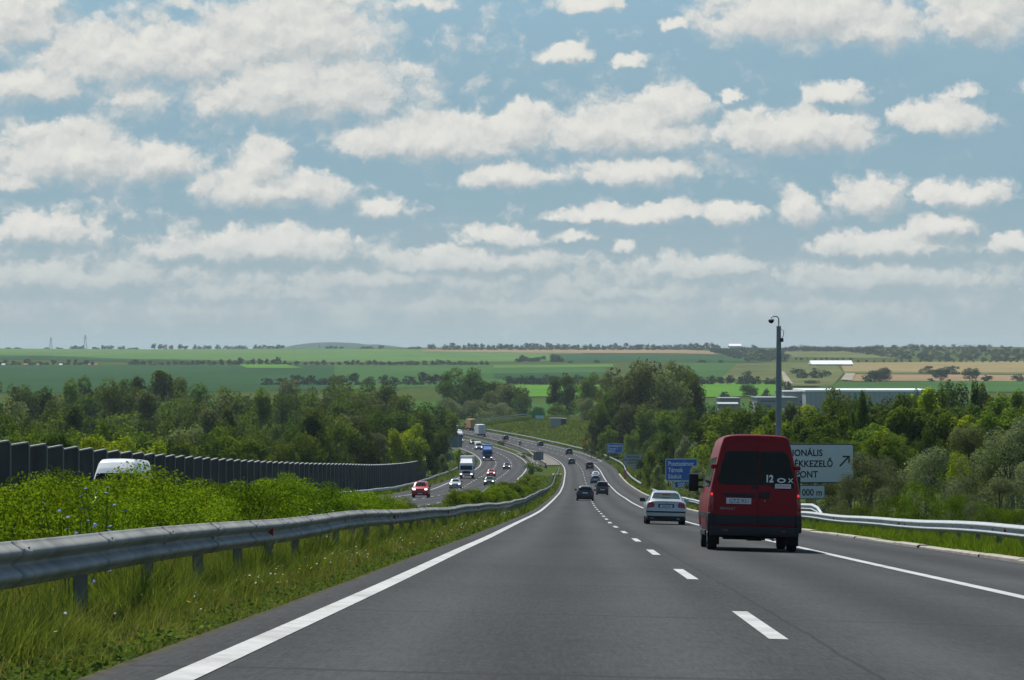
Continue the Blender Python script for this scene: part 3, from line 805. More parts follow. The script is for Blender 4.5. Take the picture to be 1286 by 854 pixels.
def woods():
    rs = np.random.default_rng(11)
    # ---- left: the wood behind the noise barrier, from the back row to the wall
    def yback(px): return np.interp(px, [-100, 0, 40, 90, 150, 215, 290, 350, 420, 480, 530, 560], [474, 470, 474, 478, 471, 481, 474, 482, 472, 474, 478, 489])
    G1 = 'trees of the wood behind the noise barrier'
    rows = [(1060, 0, 27, 54), (900, 13, 29, 56), (740, 28, 31, 60), (610, 42, 33, 62), (500, 54, 34, 62), (400, 66, 34, 60), (310, 76, 36, 64), (235, 86, 42, 74)]
    labs = ['tree at the back edge of the left wood, top against the field',
            'tall tree near the back of the left wood',
            'tree in the upper middle of the left wood',
            'tree in the middle of the left wood',
            'tree halfway between left wood top and noise barrier',
            'low tree near the front of the left wood',
            'low tree just behind the dark noise barrier',
            'low tree peeping over the noise barrier top']
    for k, (d, dy, step, wpx) in enumerate(rows):
        px = -80 + rs.uniform(0, 20)
        while px < 548:
            x = (px - 643) / FOC * d; u = x - float(LX(d))
            lim = -30 if d > 420 else -29
            if u < lim:
                yt = float(yback(px)) + dy + rs.normal() * 5.5
                wt = float(np.interp(px, [0, 130, 300, 540], [550, 562, 571, 577])); yt = min(yt, wt - 6 - rs.random() * 8) if k >= 5 else yt
                m = rs.choice(['dark', 'mid', 'grey', 'olive'], p=[.40, .28, .10, .22] if k < 4 else [.20, .40, .08, .32])
                kd = rs.choice(['round', 'tall', 'dome'], p=[.66, .12, .22] if k < 5 else [.35, .05, .6])
                if k >= 6 and rs.random() < .25: m = 'yellow'
                kindlab = {'dark': 'dark green', 'mid': 'mid green', 'grey': 'grey green', 'olive': 'olive green', 'yellow': 'yellow green'}[m]
                nm = {'round': 'broadleaf_tree', 'tall': 'tall_tree', 'dome': 'bushy_tree'}[kd]
                by_top(nm, px, d + rs.uniform(-35, 35) * d / 1000, yt, wpx * rs.uniform(.85, 1.35), kd, m, 'mid', kindlab + ' ' + labs[k], 'tree', G1, rs, 3.0)
            px += step * rs.uniform(.75, 1.25)
    # ---- left, single ones that stand out
    for (px, d, yt, w, kd, m, nm, lb) in [
        (520, 560, 527, 46, 'round', 'yellow', 'acacia_tree', 'bright yellow-green tree behind the far end of the noise barrier'),
        (492, 540, 538, 40, 'dome', 'yellow', 'acacia_tree', 'smaller bright yellow-green tree left of the brightest one'),
        (538, 600, 540, 36, 'dome', 'dark', 'elder_tree', 'dark bushy tree at the end of the noise barrier'),
        (553, 660, 532, 40, 'round', 'dark', 'oak_tree', 'dark tree beside the backs of the roadside panels'),
        (548, 780, 505, 50, 'round', 'dark', 'oak_tree', 'large dark rounded tree overhanging the far bend at left'),
        (562, 900, 508, 44, 'round', 'olive', 'oak_tree', 'brownish green tree at the bend, highest beside the hidden road'),
        (470, 500, 546, 44, 'dome', 'silver', 'silver_bush', 'silvery bush above the noise barrier left of the yellow trees'),
        (440, 520, 545, 40, 'dome', 'grey', 'silver_bush', 'grey-green bush above the noise barrier in the middle'),
        (556, 640, 571, 18, 'dome', 'grey', 'roadside_bush', 'grey bush under the lower roadside panel'),
        (575, 735, 563, 14, 'dome', 'yellow', 'roadside_bush', 'bright green bush in front of the grey panel back')]:
        by_top(nm, px, d, yt, w, kd, m, 'mid', lb, 'bush' if 'bush' in nm else 'tree', None, rs, 1.0)
    # ---- beyond the bend
    for (px, d, yt, w, kd, m, lb) in [
        (583, 1330, 457, 62, 'round', 'dark', 'tallest dark tree beyond the bend, twin peaked, left of the gap'),
        (612, 1360, 470, 40, 'round', 'dark', 'dark tree leaning on the tallest one beyond the bend'),
        (562, 1350, 470, 34, 'tall', 'dark', 'narrow dark tree on the left flank of the tallest one'),
        (640, 1300, 476, 52, 'round', 'grey', 'grey-green tree at the left side of the bright field gap'),
        (655, 1290, 494, 30, 'dome', 'dark', 'small dark tree at the foot of the grey-green one by the gap'),
        (618, 1290, 492, 36, 'dome', 'grey', 'low grey-green tree in front of the tallest dark tree'),
        (594, 1240, 503, 44, 'dome', 'silver', 'silver bush above the far bend, the largest of its row'),
        (625, 1250, 506, 36, 'dome', 'silver', 'silver bush above the far bend at the right end of its row'),
        (566, 1240, 500, 36, 'dome', 'silver', 'silver bush above the far bend at the left end of its row'),
        (640, 1235, 512, 22, 'dome', 'grey', 'low grey bush left of the green motorway sign'),
        (712, 1280, 466, 44, 'round', 'mid', 'rounded green tree right of the bright field gap'),
        (738, 1260, 466, 46, 'round', 'mid', 'rounded green tree next to the tall poplars, beyond the green sign'),
        (696, 1260, 478, 30, 'tall', 'dark', 'narrow dark tree on the right edge of the bright field gap'),
        (700, 1240, 505, 28, 'dome', 'mid', 'low green bush behind the green motorway sign'),
        (676, 1240, 511, 24, 'dome', 'dark', 'low dark bush left behind the green motorway sign'),
        (735, 1230, 500, 36, 'dome', 'grey', 'grey-green bush behind the metal hut'),
        (662, 1110, 531, 18, 'dome', 'mid', 'small green bush on the bank below the green board'), (684, 1080, 531, 16, 'dome', 'bramble', 'small bush on the bank just left of the metal hut'), (716, 1050, 534, 18, 'dome', 'olive', 'small olive bush on the bank right of the metal hut'), (648, 1120, 533, 12, 'dome', 'olive', 'lone low bush on the bank above the white box lorry')]:
        by_top('field_tree' if 'tree' in lb else 'bush', px, d, yt, w, kd, m, 'mid', lb, 'tree' if 'tree' in lb else 'bush', None, rs, .7, 30)
    # ---- the tall poplars right of the road
    G2 = 'tall grey-green poplars right of the road'
    for i, (px, d, yt, w, kd, m) in enumerate([(768, 905, 462, 54, 'round', 'grey'), (786, 880, 450, 70, 'round', 'grey'), (806, 900, 444, 76, 'round', 'grey'), (828, 890, 444, 74, 'round', 'grey'),
        (850, 900, 446, 64, 'round', 'grey'), (866, 880, 456, 48, 'round', 'olive'), (800, 840, 464, 74, 'dome', 'grey'), (838, 840, 466, 76, 'dome', 'grey'), (868, 850, 474, 50, 'dome', 'olive')]):
        by_top('poplar_tree', px, d, yt, w, kd, m, 'mid', ['outermost poplar on the left flank of the tall grove', 'broad poplar in the left half of the tall grove', 'highest poplar of the grove, centre top', 'broad grey-green poplar right of the highest one', 'poplar near the right end of the grove top',
            'dark narrow poplar on the right edge of the grove', 'lower poplar in front of the left grove', 'olive tinted poplar in front of the grove', 'lower poplar at the right front of the grove'][i], 'tree', G2, rs, 3, 34)
    for (px, d, yt, w, kd, m, lb) in [
        (752, 835, 500, 34, 'round', 'mid', 'willow with yellowish crown at the left foot of the poplar grove'), (768, 840, 486, 40, 'round', 'dark', 'dark tree with rounded crown left in front of the poplars'),
        (790, 832, 500, 42, 'round', 'grey', 'grey-green willow in front of the poplar grove'), (816, 820, 505, 44, 'round', 'olive', 'olive green tree below the centre of the poplar grove'),
        (842, 720, 505, 50, 'round', 'mid', 'green tree below the right half of the poplar grove'), (868, 700, 508, 46, 'round', 'dark', 'dark tree under the right end of the poplar grove'),
        (744, 832, 530, 22, 'dome', 'grey', 'low grey bush by the road left of the farther blue sign'), (765, 826, 534, 34, 'dome', 'mid', 'green bush above the farther blue sign'),
        (795, 818, 540, 34, 'dome', 'mid', 'bright green bush right of the farther blue sign'), (824, 640, 542, 36, 'dome', 'dark', 'dark bush between the farther blue sign and the nearer one'),
        (812, 585, 566, 24, 'dome', 'dark', 'dark bush overlapping the grey-white sign'), (826, 560, 556, 34, 'dome', 'grey', 'grey bush beside the grey-white sign'),
        (838, 520, 545, 44, 'dome', 'dark', 'dark leafy bush above the nearer blue sign'), (862, 480, 548, 40, 'dome', 'silver', 'silvery bush above the nearer blue sign'),
        (818, 470, 566, 26, 'dome', 'olive', 'olive bush just left of the nearer blue sign'), (826, 420, 585, 20, 'dome', 'grey', 'low grey bush left of the nearer blue sign post'),
        (880, 430, 560, 50, 'dome', 'yellow', 'yellow-green bush behind the nearer blue sign, beside the red van'), (874, 318, 582, 30, 'dome', 'grey', 'grey bush covering the right end of the nearer blue sign'),
        (866, 325, 606, 22, 'dome', 'bramble', 'low green bush under the nearer blue sign'), (890, 300, 590, 40, 'dome', 'silver', 'silver bush behind the red van at its left side')]:
        nm = 'roadside_bush' if 'bush' in lb else ('willow_tree' if 'willow' in lb else 'broadleaf_tree')
        by_top(nm, px, d, yt, w, kd, m, 'mid', lb, 'bush' if 'bush' in nm else 'tree', None, rs, .8, 30)
    # ---- the right wood
    G3 = 'trees of the wood on the right'
    def yr(px): return np.interp(px, [870, 900, 940, 985, 1010, 1050, 1070, 1090, 1110, 1150, 1200, 1240, 1290, 1400], [514, 512, 506, 506, 498, 488, 494, 498, 486, 484, 482, 485, 477, 480])
    rr = [(620, 6, 26, 54, [.5, .15, .1, .25]), (500, 10, 29, 62, [.3, .3, .1, .3]), (400, 14, 33, 74, [.2, .38, .07, .35]), (320, 28, 38, 84, [.15, .45, .05, .35]), (255, 50, 46, 92, [.15, .45, .05, .35])]
    rl = ['at the back edge of the right wood', 'in the second row of the right wood', 'in the middle of the right wood', 'of the front canopy in the right wood', 'at the very front of the right wood']
    for k, (d, dy, step, wpx, pr) in enumerate(rr):
        px = 872 + rs.uniform(0, 20)
        while px < 1400:
            x = (px - 643) / FOC * d; u = x - float(LX(d))
            if u > 20:
                yt = float(yr(px)) + dy + rs.normal() * 6
                if px < 1000: yt = float(yr(px)) + dy * .55 + rs.normal() * 4
                m = rs.choice(['dark', 'mid', 'grey', 'olive'], p=pr)
                if rs.random() < .12: m = 'yellow'
                kd = 'stemmy' if (k >= 3 and px > 1090) or rs.random() < .25 else rs.choice(['round', 'tall', 'dome'])
                kl = {'dark': 'dark green', 'mid': 'mid green', 'grey': 'grey green', 'olive': 'olive green', 'yellow': 'yellow green'}[m]
                nm = {'round': 'broadleaf_tree', 'tall': 'tall_tree', 'dome': 'bushy_tree', 'stemmy': 'bare_stemmed_tree'}[kd]
                by_top(nm, px, d + rs.uniform(-18, 18), yt, wpx * rs.uniform(.8, 1.3), kd, m, 'mid' if d > 300 else 'near', kl + ' tree ' + rl[k] + (' right of the white sign' if px > 1073 else ' left of the white sign'), 'tree', G3, rs, 3.0)
            px += step * rs.uniform(.75, 1.25)
    for (px, d, yt, w, kd, m, lb, nm) in [
        (1082, 330, 491, 26, 'tall', 'dark', 'dark slender poplar rising above the white sign, the taller of the pair', 'slender_poplar'), (1073, 325, 500, 22, 'tall', 'dark', 'dark slender poplar beside the taller one over the white sign', 'slender_poplar'),
        (1182, 430, 478, 32, 'round', 'dark', 'dark round tree sticking up highest from the right wood', 'broadleaf_tree'), (1225, 430, 478, 20, 'tall', 'dark', 'narrow dark tree top right of the highest round one', 'tall_tree'), (1152, 440, 484, 26, 'round', 'dark', 'dark tree top at the right end of the long warehouse', 'broadleaf_tree'),
        (1040, 340, 496, 70, 'round', 'mid', 'large light green tree behind the white sign', 'broadleaf_tree'), (1015, 350, 508, 50, 'round', 'mid', 'mid green tree between the camera pole and white sign', 'broadleaf_tree'), (1105, 240, 542, 50, 'dome', 'yellow', 'yellow-green small tree just right of the white sign', 'bushy_tree'),
        (897, 640, 499, 34, 'round', 'dark', 'dark tree standing against the grey sheds', 'broadleaf_tree')]:
        by_top(nm, px, d, yt, w, kd, m, 'mid', lb, 'tree', None, rs, 2)
    # ---- silver bushes behind the right guardrail
    for (px, d, yt, w, kd, m, lb) in [
        (1085, 165, 570, 80, 'dome', 'silver', 'silver bush touching the right edge of the white sign'), (1062, 160, 596, 60, 'dome', 'silver', 'low silver bush under the white sign behind the guardrail'), (1120, 168, 574, 84, 'dome', 'silver', 'second silver bush to the right of the white sign'),
        (1172, 158, 563, 90, 'dome', 'silver', 'big silver bush in the middle of the right roadside row'), (1215, 150, 575, 84, 'dome', 'silver', 'silver bush right of the biggest one, with pale twigs'), (1268, 150, 528, 110, 'dome', 'silver', 'tallest silver bush, at the right end of the row'),
        (1330, 140, 545, 110, 'dome', 'silver', 'silver bush beyond the tallest one, cut by the picture edge'), (1255, 128, 600, 90, 'dome', 'silver', 'low silver bush in front of the tallest one'), (1205, 165, 570, 50, 'dome', 'yellow', 'yellowish bush between two silver bushes'),
        (1238, 160, 560, 60, 'dome', 'olive', 'olive bush between the silver bushes at right'), (1040, 185, 600, 50, 'dome', 'grey', 'grey bush behind the white sign posts'),
        (1125, 122, 622, 80, 'dome', 'bramble', 'low green bramble bush in front of the silver bushes'), (1160, 118, 606, 80, 'dome', 'bramble', 'dark green bramble bush, highest of the low green ones'), (1195, 114, 622, 76, 'dome', 'bramble', 'green bramble bush behind the right guardrail'),
        (1245, 108, 630, 80, 'dome', 'bramble', 'low green bramble bush at the right guardrail near the picture edge'), (1295, 104, 632, 80, 'dome', 'bramble', 'green bramble bush at the right picture edge'), (1090, 128, 634, 60, 'dome', 'bramble', 'lowest green bramble bush under the second silver bush'), (1052, 140, 628, 40, 'dome', 'grey', 'small grey bush beside the kink of the right guardrail')]:
        by_top('silver_bush' if m == 'silver' else 'roadside_bush', px, d, yt, w, kd, m, 'near', lb, 'bush', 'bushes behind the right guardrail', rs, .6)
    # ---- the hedge of yellow-green shrubs in the median
    G5 = 'yellow-green shrubs in the median'
    spots = []
    d = 30.0
    while d < 128:
        spots.append((d, rs.uniform(-5.0, -3.7), rs.uniform(1.30, 1.56) * (1 - .30 * float(sstep(92, 128, d))))); 
        if rs.random() < .8: spots.append((d + rs.uniform(-1, 1), rs.uniform(-7.2, -5.3), rs.uniform(1.22, 1.46) * (1 - .30 * float(sstep(92, 128, d)))))
        d += rs.uniform(1.5, 2.3) * (1 + d / 150)
    d = 212.0
    while d < 560:
        spots.append((d, rs.uniform(-6.2, -4.0), rs.uniform(1.1, 1.7) * (1 - .3 * sstep(380, 560, d)))); d += rs.uniform(4.5, 8)
    for (d, u, h) in spots:
        x = float(LX(d)) + u; g = Vector((x, d, float(ground(x, d)) - .05))
        near = d < 140
        m = rs.choice(['hedge', 'bramble', 'olive'], p=[.64, .26, .10] if near else [.85, .05, .10])
        lb = ('yellow-green leafy shrub behind the left guardrail in the median hedge' if m == 'hedge' else 'darker green shrub in the median hedge behind the left guardrail') if near else ('yellow-green shrub in the distant median hedge beside the oncoming cars' if m == 'hedge' else 'darker shrub in the distant median hedge beside the oncoming cars')
        tree('median_shrub', g, h * rs.uniform(.9, 1.15) * 1.12, h * rs.uniform(1.35, 1.8), 'dome', m, 'near' if near else 'mid', lb, 'shrub', G5, rs)
    tree('median_shrub', gpt(668, 640) + Vector((0, 0, -.1)), 2.8, 3.6, 'dome', 'bramble', 'mid', 'round dark shrub before the back of the median sign panel', 'shrub', None, rs)
    for (px, d) in ((631, 985), (661, 850)):
        tree('median_shrub', gpt(px, d), 1.6, 4, 'dome', 'bramble', 'mid', 'small green shrub against the far median barrier' if px < 650 else 'small green shrub left of the median panel back', 'shrub', None, rs)
woods()

# ------------------------------------------------------------------ hedgerows and trees on the far fields
def far_trees():
    rs = np.random.default_rng(23)
    def ft(px, py, hpx, wpx, label, group, lod='far', m='far', nm='field_tree', kd=None):
        d = y_to_d(px, py); g = gpt(px, d)
        s = d / FOC
        tree(nm, g - Vector((0, 0, .2 * hpx * s * .3)), hpx * s * 1.08, wpx * s, kd or rs.choice(['round', 'dome', 'dome']), m, lod, label, 'tree', group, rs)
    GR = 'trees along the far ridge'
    for (a, b, h, st) in [(10, 16, 2.5, 5), (20, 28, 3, 4), (58, 62, 2.5, 4), (72, 78, 2.5, 4), (90, 106, 5, 5), (118, 124, 3.5, 4), (129, 143, 6, 5), (149, 158, 6, 5), (162, 172, 3.5, 5), (193, 216, 8, 7), (226, 238, 8, 6), (244, 264, 7, 6), (273, 277, 8, 5), (284, 312, 5, 6), (320, 356, 5.5, 5.5), (410, 430, 4, 6), (456, 470, 4, 5), (478, 482, 6, 5), (515, 530, 3, 5), (539, 548, 7, 5)]:
        px = a + .5
        while px <= b:
            ft(px, 438.4, h * rs.uniform(.75, 1.15), rs.uniform(6, 10), 'dark tree of the broken row on the far left ridge against the sky' if px < 360 else 'small dark tree on the far ridge in front of the blue hill', GR); px += st * rs.uniform(.8, 1.2)
    px = 560
    while px < 905:
        ft(px, 440, rs.uniform(6.5, 10), rs.uniform(8, 13), 'dark tree of the long unbroken row on the middle ridge', GR); px += rs.uniform(5.5, 8.5)
    GH = 'hedgerow trees across the fields'
    px = 0
    while px < 120:
        ft(px, 458.5, rs.uniform(3, 7.5), rs.uniform(7, 12), 'dark hedgerow bush among pale houses on the far left slope', GH); px += rs.uniform(6, 11)
    px = 165
    while px < 620:
        if not (272 < px < 262):
            ft(px, 458.5, rs.uniform(3, 7) * (1.5 if 262 < px < 355 else 1), rs.uniform(7, 12), 'dark tree in the long hedgerow between the two green fields', GH)
        px += rs.uniform(5.5, 10.5)
    for i in range(16):
        px = rs.uniform(645, 712); ft(px, 455.5 - rs.uniform(0, 3), rs.uniform(4, 8) * (1.2 if 685 < px < 708 else 1), rs.uniform(9, 14), 'tree of the small dark copse below the middle ridge', GH)
    for px in (717, 750, 880, 884, 905):
        ft(px, 456, rs.uniform(3, 5), 8, 'small single bush along the middle field edge', GH)
    GB = 'trees along the foot of the fields'
    px = 335
    while px < 560:
        ft(px, 484, rs.uniform(9, 17), rs.uniform(16, 24), 'bluish tree seen just over the top of the left wood', GB); px += rs.uniform(12, 20)
    px = 640
    while px < 770:
        ft(px, 483.5, rs.uniform(8, 13), rs.uniform(14, 20), 'dark tree in the row behind the bright field gap', GB); px += rs.uniform(8, 12)
    for (px, h, w) in [(865, 14, 18), (880, 12, 18), (893, 12, 16), (905, 11, 14), (917, 14, 14), (930, 10, 14), (938, 18, 20), (948, 12, 18), (965, 10, 16), (975, 9, 14)]:
        ft(px, 483.5, h, w, 'dark tree in the row behind the bright field on the right', GB)
    for (px, py, h, w, lb) in [(942, 500, 19, 30, 'round dark tree in front of the bright right field'), (962, 500, 12, 12, 'narrow dark tree right of the round one in the bright field'), (912, 503, 12, 18, 'low dark tree left of the round one in the bright field'), (988, 495, 16, 14, 'narrow tree beside the camera pole on the slope'),
        (1105, 480.5, 21, 38, 'big round dark tree at the left end of the tan field'), (1093, 480.5, 14, 22, 'lower tree leaning on the big round tree by the tan field'), (1182, 479, 20, 26, 'dark tree in the middle of the tan field'), (1166, 470, 10, 26, 'dark bush left of the tree in the tan field'), (1197, 471, 12, 20, 'dark bush right of the tree in the tan field'),
        (1218, 479, 19, 24, 'round dark tree right of the middle in the tan field'), (1240, 479.5, 9, 16, 'small round bush on the tan field edge'), (1278, 479.5, 9, 20, 'small bush at the right end of the tan field'), (1168, 480, 5, 12, 'tiny bush below the tan field trees'), (1008, 476, 12, 16, 'bush on the slope below the white roofed hall'), (1024, 476, 14, 18, 'tree below the white roofed hall'), (1036, 474, 9, 16, 'bush right below the white roofed hall'),
        (1000, 470, 8, 18, 'bush left of the white roofed hall'), (1020, 483, 6, 26, 'green mound bush below the white roofed hall')]:
        ft(px, py, h, w, lb, None, 'mid' if w > 22 else 'far')
    px = 1078
    while px < 1290:
        ft(px, 455.2, rs.uniform(2.5, 4.5), rs.uniform(3, 6), 'tiny tree of the dotted row above the tan field', GH); px += rs.uniform(7, 13)
    px = 1000
    while px < 1075:
        ft(px, 452.5, rs.uniform(2.5, 4), rs.uniform(3.5, 6), 'tiny tree in the row over the white roofed hall', GH); px += rs.uniform(6, 10)
far_trees()

def far_wood():
    """the closed woodland on the right-hand ridge"""
    rs = np.random.default_rng(5)
    Vs, Fs = [], []; nb = 0
    def lob(px0, px1, ytop, ybot, n, size):
        nonlocal nb
        for _ in range(n):
            px = rs.uniform(px0, px1); t = rs.random()
            yt = np.interp(px, *ytop); yb = np.interp(px, *ybot)
            py = yt + 3.2 + (yb - yt - 3.2) * t
            d = y_to_d(px, py); g = gpt(px, d); s = d / FOC
            h = rs.uniform(4.2, 7.2) * s * .9; w = rs.uniform(5, 9) * s * .5
            C = [g + Vector((rs.uniform(-w, w) * .4, rs.uniform(-w, w) * .4, h * q)) for q in (.35, .55, .75)]
            V, F = leaf_cloud(rs, [tuple(c) for c in C], [(w, w, h * .34), (w * .9, w * .9, h * .3), (w * .6, w * .6, h * .26)], 110, size * s)
            Vs.append(V); Fs.append(F + nb); nb += len(V)
    lob(895, 990, ([895, 930, 950, 960, 990], [440, 437, 434, 438, 441]), ([895, 940, 990], [443, 455, 455]), 170, 1.1)
    lob(985, 1400, ([985, 1010, 1030, 1060, 1120, 1200, 1290, 1400], [438, 434.5, 437, 437, 432.5, 434, 435, 435]), ([985, 1060, 1120, 1150, 1400], [442, 442, 450, 454.5, 455]), 520, 1.1)
    me = np_mesh('far_wood', np.concatenate(Vs), np.concatenate(Fs)); 
    o = link_mesh('far_wood', me, None, LM['far']); tag(o, kind='stuff')
far_wood()

# ------------------------------------------------------------------ grass
def blade_mat(name, lo, hi, dry, dryness):
    m, nt, out = new_mat(name)
    tc = N(nt, 'ShaderNodeTexCoord')
    n1 = noise(nt, tc.outputs['Object'], 0.55, 4, 0.6); n2 = noise(nt, tc.outputs['Object'], 14, 2, 0.6)
    f = math_node(nt, 'MULTIPLY_ADD', n2.outputs['Fac'], 0.6, math_node(nt, 'MULTIPLY', n1.outputs['Fac'], 0.5))
    c = ramp(nt, f, [(0.35, lo), (0.62, hi), (0.80 - dryness * .15, dry)])
    d = N(nt, 'ShaderNodeBsdfDiffuse'); t = N(nt, 'ShaderNodeBsdfTranslucent'); mx = N(nt, 'ShaderNodeMixShader')
    nt.links.new(c, d.inputs[0]); nt.links.new(mix(nt, 1.0, c, (1.2, 1.2, .55), 'MULTIPLY'), t.inputs[0]); mx.inputs[0].default_value = .42
    nt.links.new(d.outputs[0], mx.inputs[1]); nt.links.new(t.outputs[0], mx.inputs[2]); nt.links.new(mx.outputs[0], out.inputs[0])
    return m
M_GRASS = blade_mat('grass_blades', (.050, .088, .015), (.140, .184, .038), (.28, .28, .12), .6)
M_DRY = blade_mat('dry_grass', (.10, .11, .035), (.24, .21, .09), (.34, .28, .14), .8)
M_VERGE = blade_mat('sunny_grass', (.070, .130, .012), (.165, .235, .028), (.26, .28, .08), .3)  # grass colour brightened so the right verge looks sunlit
M_WEED = blade_mat('weed_leaves', (.030, .070, .014), (.075, .125, .024), (.12, .16, .05), .1)
def blades(name, mat, u0, u1, d0, d1, dens, hgt, wid, seed, lean=.35, ufall=None):
    rs = np.random.default_rng(seed)
    Vs, Fs = [], []; nb = 0
    d = d0
    while d < d1:
        step = max(2.0, d * .06); e = min(d + step, d1)
        area = (e - d) * (u1 - u0); k = int(area * dens * min(1.0, (32.0 / d) ** 1.15))
        D = rs.uniform(d, e, k); Uo = rs.uniform(u0, u1, k)
        # clumps
        cl = .5 + .5 * np.sin(D * 2.1 + 3 * np.sin(Uo * 2.7 + D * .31)) * np.sin(Uo * 4.3 + D * .9)
        keep = rs.random(k) < .35 + .65 * cl
        D, Uo, cl = D[keep], Uo[keep], cl[keep]; k = len(D)
        x = LX(D) + Uo; z = ground(x, D) - .02
        sc = max(1.0, d / 38.0)
        h = (hgt(Uo, D) if callable(hgt) else hgt) * rs.uniform(.55, 1.25, k) * (.75 + .45 * cl)
        w = wid * sc ** .9 * rs.uniform(.6, 1.3, k)
        a = rs.uniform(0, 2 * np.pi, k); ln = rs.uniform(.05, lean + .25, k) * h
        ax, ay = np.cos(a), np.sin(a); b = a + rs.normal(size=k) * .8; lx, ly = np.cos(b) * ln, np.sin(b) * ln
        p = np.stack([x, D, z], 1)
        wv = np.stack([-ay * w, ax * w, 0 * w], 1) * .5
        mid = p + np.stack([lx * .35, ly * .35, h * .55], 1); tip = p + np.stack([lx, ly, h], 1)
        V = np.stack([p - wv, p + wv, mid + wv * .8, mid - wv * .8, tip], 1).reshape(-1, 3)
        i = nb + np.arange(k)[:, None] * 5
        Fs.append(np.concatenate([np.c_[i, i + 1, i + 2], np.c_[i, i + 2, i + 3], np.c_[i + 3, i + 2, i + 4]])); Vs.append(V); nb += len(V)
        d = e
    o = link_mesh(name, np_mesh(name, np.concatenate(Vs), np.concatenate(Fs)), None, mat)
    tag(o, kind='stuff'); return o
def ground_leaves():
    """clover, plantain and yarrow leaves lying low between the blades"""
    rs = np.random.default_rng(44)
    n = 60000
    D = 15 + 120 * rs.random(n) ** 1.9; U = -.55 - 2.0 * rs.random(n)
    pt = np.sin(D * 1.7 + 2.5 * np.sin(U * 2.2)) * np.sin(U * 5.1 + D * .63)
    k = rs.random(n) < .35 + .6 * (pt > 0); D, U, pt = D[k], U[k], pt[k]; n = len(D)
    P = np.stack([LX(D) + U, D, ground(LX(D) + U, D) + rs.uniform(.02, .12, n) + .14 * sstep(-1.0, -1.7, U) * rs.random(n)], 1)
    nr = rs.normal(size=(n, 3)) * .55 + np.array([0, -.25, 1.0]); nr /= np.linalg.norm(nr, axis=1)[:, None]
    a = np.cross(nr, rs.normal(size=(n, 3))); a /= np.linalg.norm(a, axis=1)[:, None]; b = np.cross(nr, a)
    s = (.022 * rs.uniform(.6, 1.5, n) * np.maximum(1, D / 40) ** .8)[:, None]
    V = np.stack([P - a * s, P - b * s * .6, P + a * s, P + b * s * .6], 1).reshape(-1, 3); i = np.arange(n)[:, None] * 4
    tag(link_mesh('clover', np_mesh('clover', V, np.c_[i, i + 1, i + 2, i + 3]), None, M_CLOVER), kind='stuff')
M_CLOVER = blade_mat('clover_leaves', (.040, .080, .016), (.110, .165, .034), (.21, .24, .09), .3)
def grass():
    patchy = lambda u, d: .62 + .38 * np.sin(d * .9 + 2 * np.sin(d * .37)) * np.sin(u * 3.1 + d * .55)
    vh = lambda u, d: (.045 + .10 * sstep(-.60, -.95, u) + .20 * sstep(-1.0, -1.45, u)) * patchy(u, d)
    blades('grass', M_GRASS, -2.7, -0.47, 14, 140, 3600, vh, .0065, 1, 1.0)
    blades('grass', M_GRASS, -2.9, -1.35, 14, 170, 900, lambda u, d: .50 * patchy(u, d), .009, 31, .8)
    blades('weeds', M_WEED, -2.4, -0.75, 15, 110, 260, lambda u, d: (.08 + .20 * sstep(-.9, -1.6, u)) * patchy(u, d + 4), .026, 21, 1.1)
    blades('dry_grass', M_DRY, -2.3, -0.55, 15, 130, 230, lambda u, d: .12 + .26 * sstep(-.6, -1.5, u), .006, 22, .4)
    blades('grass', M_GRASS, -1.62, -1.12, 14, 150, 1500, lambda u, d: .18 + .24 * (.5 + .5 * np.sin(d * 1.31 + 2 * np.sin(d * .43))), .008, 35, .7)
    blades('grass', M_GRASS, -3.4, -1.6, 14, 170, 900, lambda u, d: .55 + .12 * np.sin(d * .7), .010, 36, .6)
    ground_leaves()
    blades('grass', M_GRASS, -8.0, -2.3, 18, 150, 190, .42, .014, 2)
    blades('dry_grass', M_DRY, -3.3, -2.2, 16, 150, 80, .86, .007, 3, .25)
    blades('grass', M_GRASS, -8.4, -0.6, 95, 640, 60, .36, .018, 4)
    blades('grass', M_VERGE, 11.05, 13.2, 50, 220, 1300, lambda u, d: .12 + .34 * sstep(11.15, 11.9, u), .014, 5)
    blades('grass', M_GRASS, 13.0, 20, 55, 300, 120, .5, .02, 6)
    blades('grass', M_GRASS, 11.1, 18, 200, 800, 90, .42, .03, 7)
    blades('grass', M_GRASS, 13, 60, 640, 1150, 160, .5, .03, 9)
    blades('grass', M_GRASS, -27, -20.6, 250, 900, 40, .6, .025, 10)
grass()
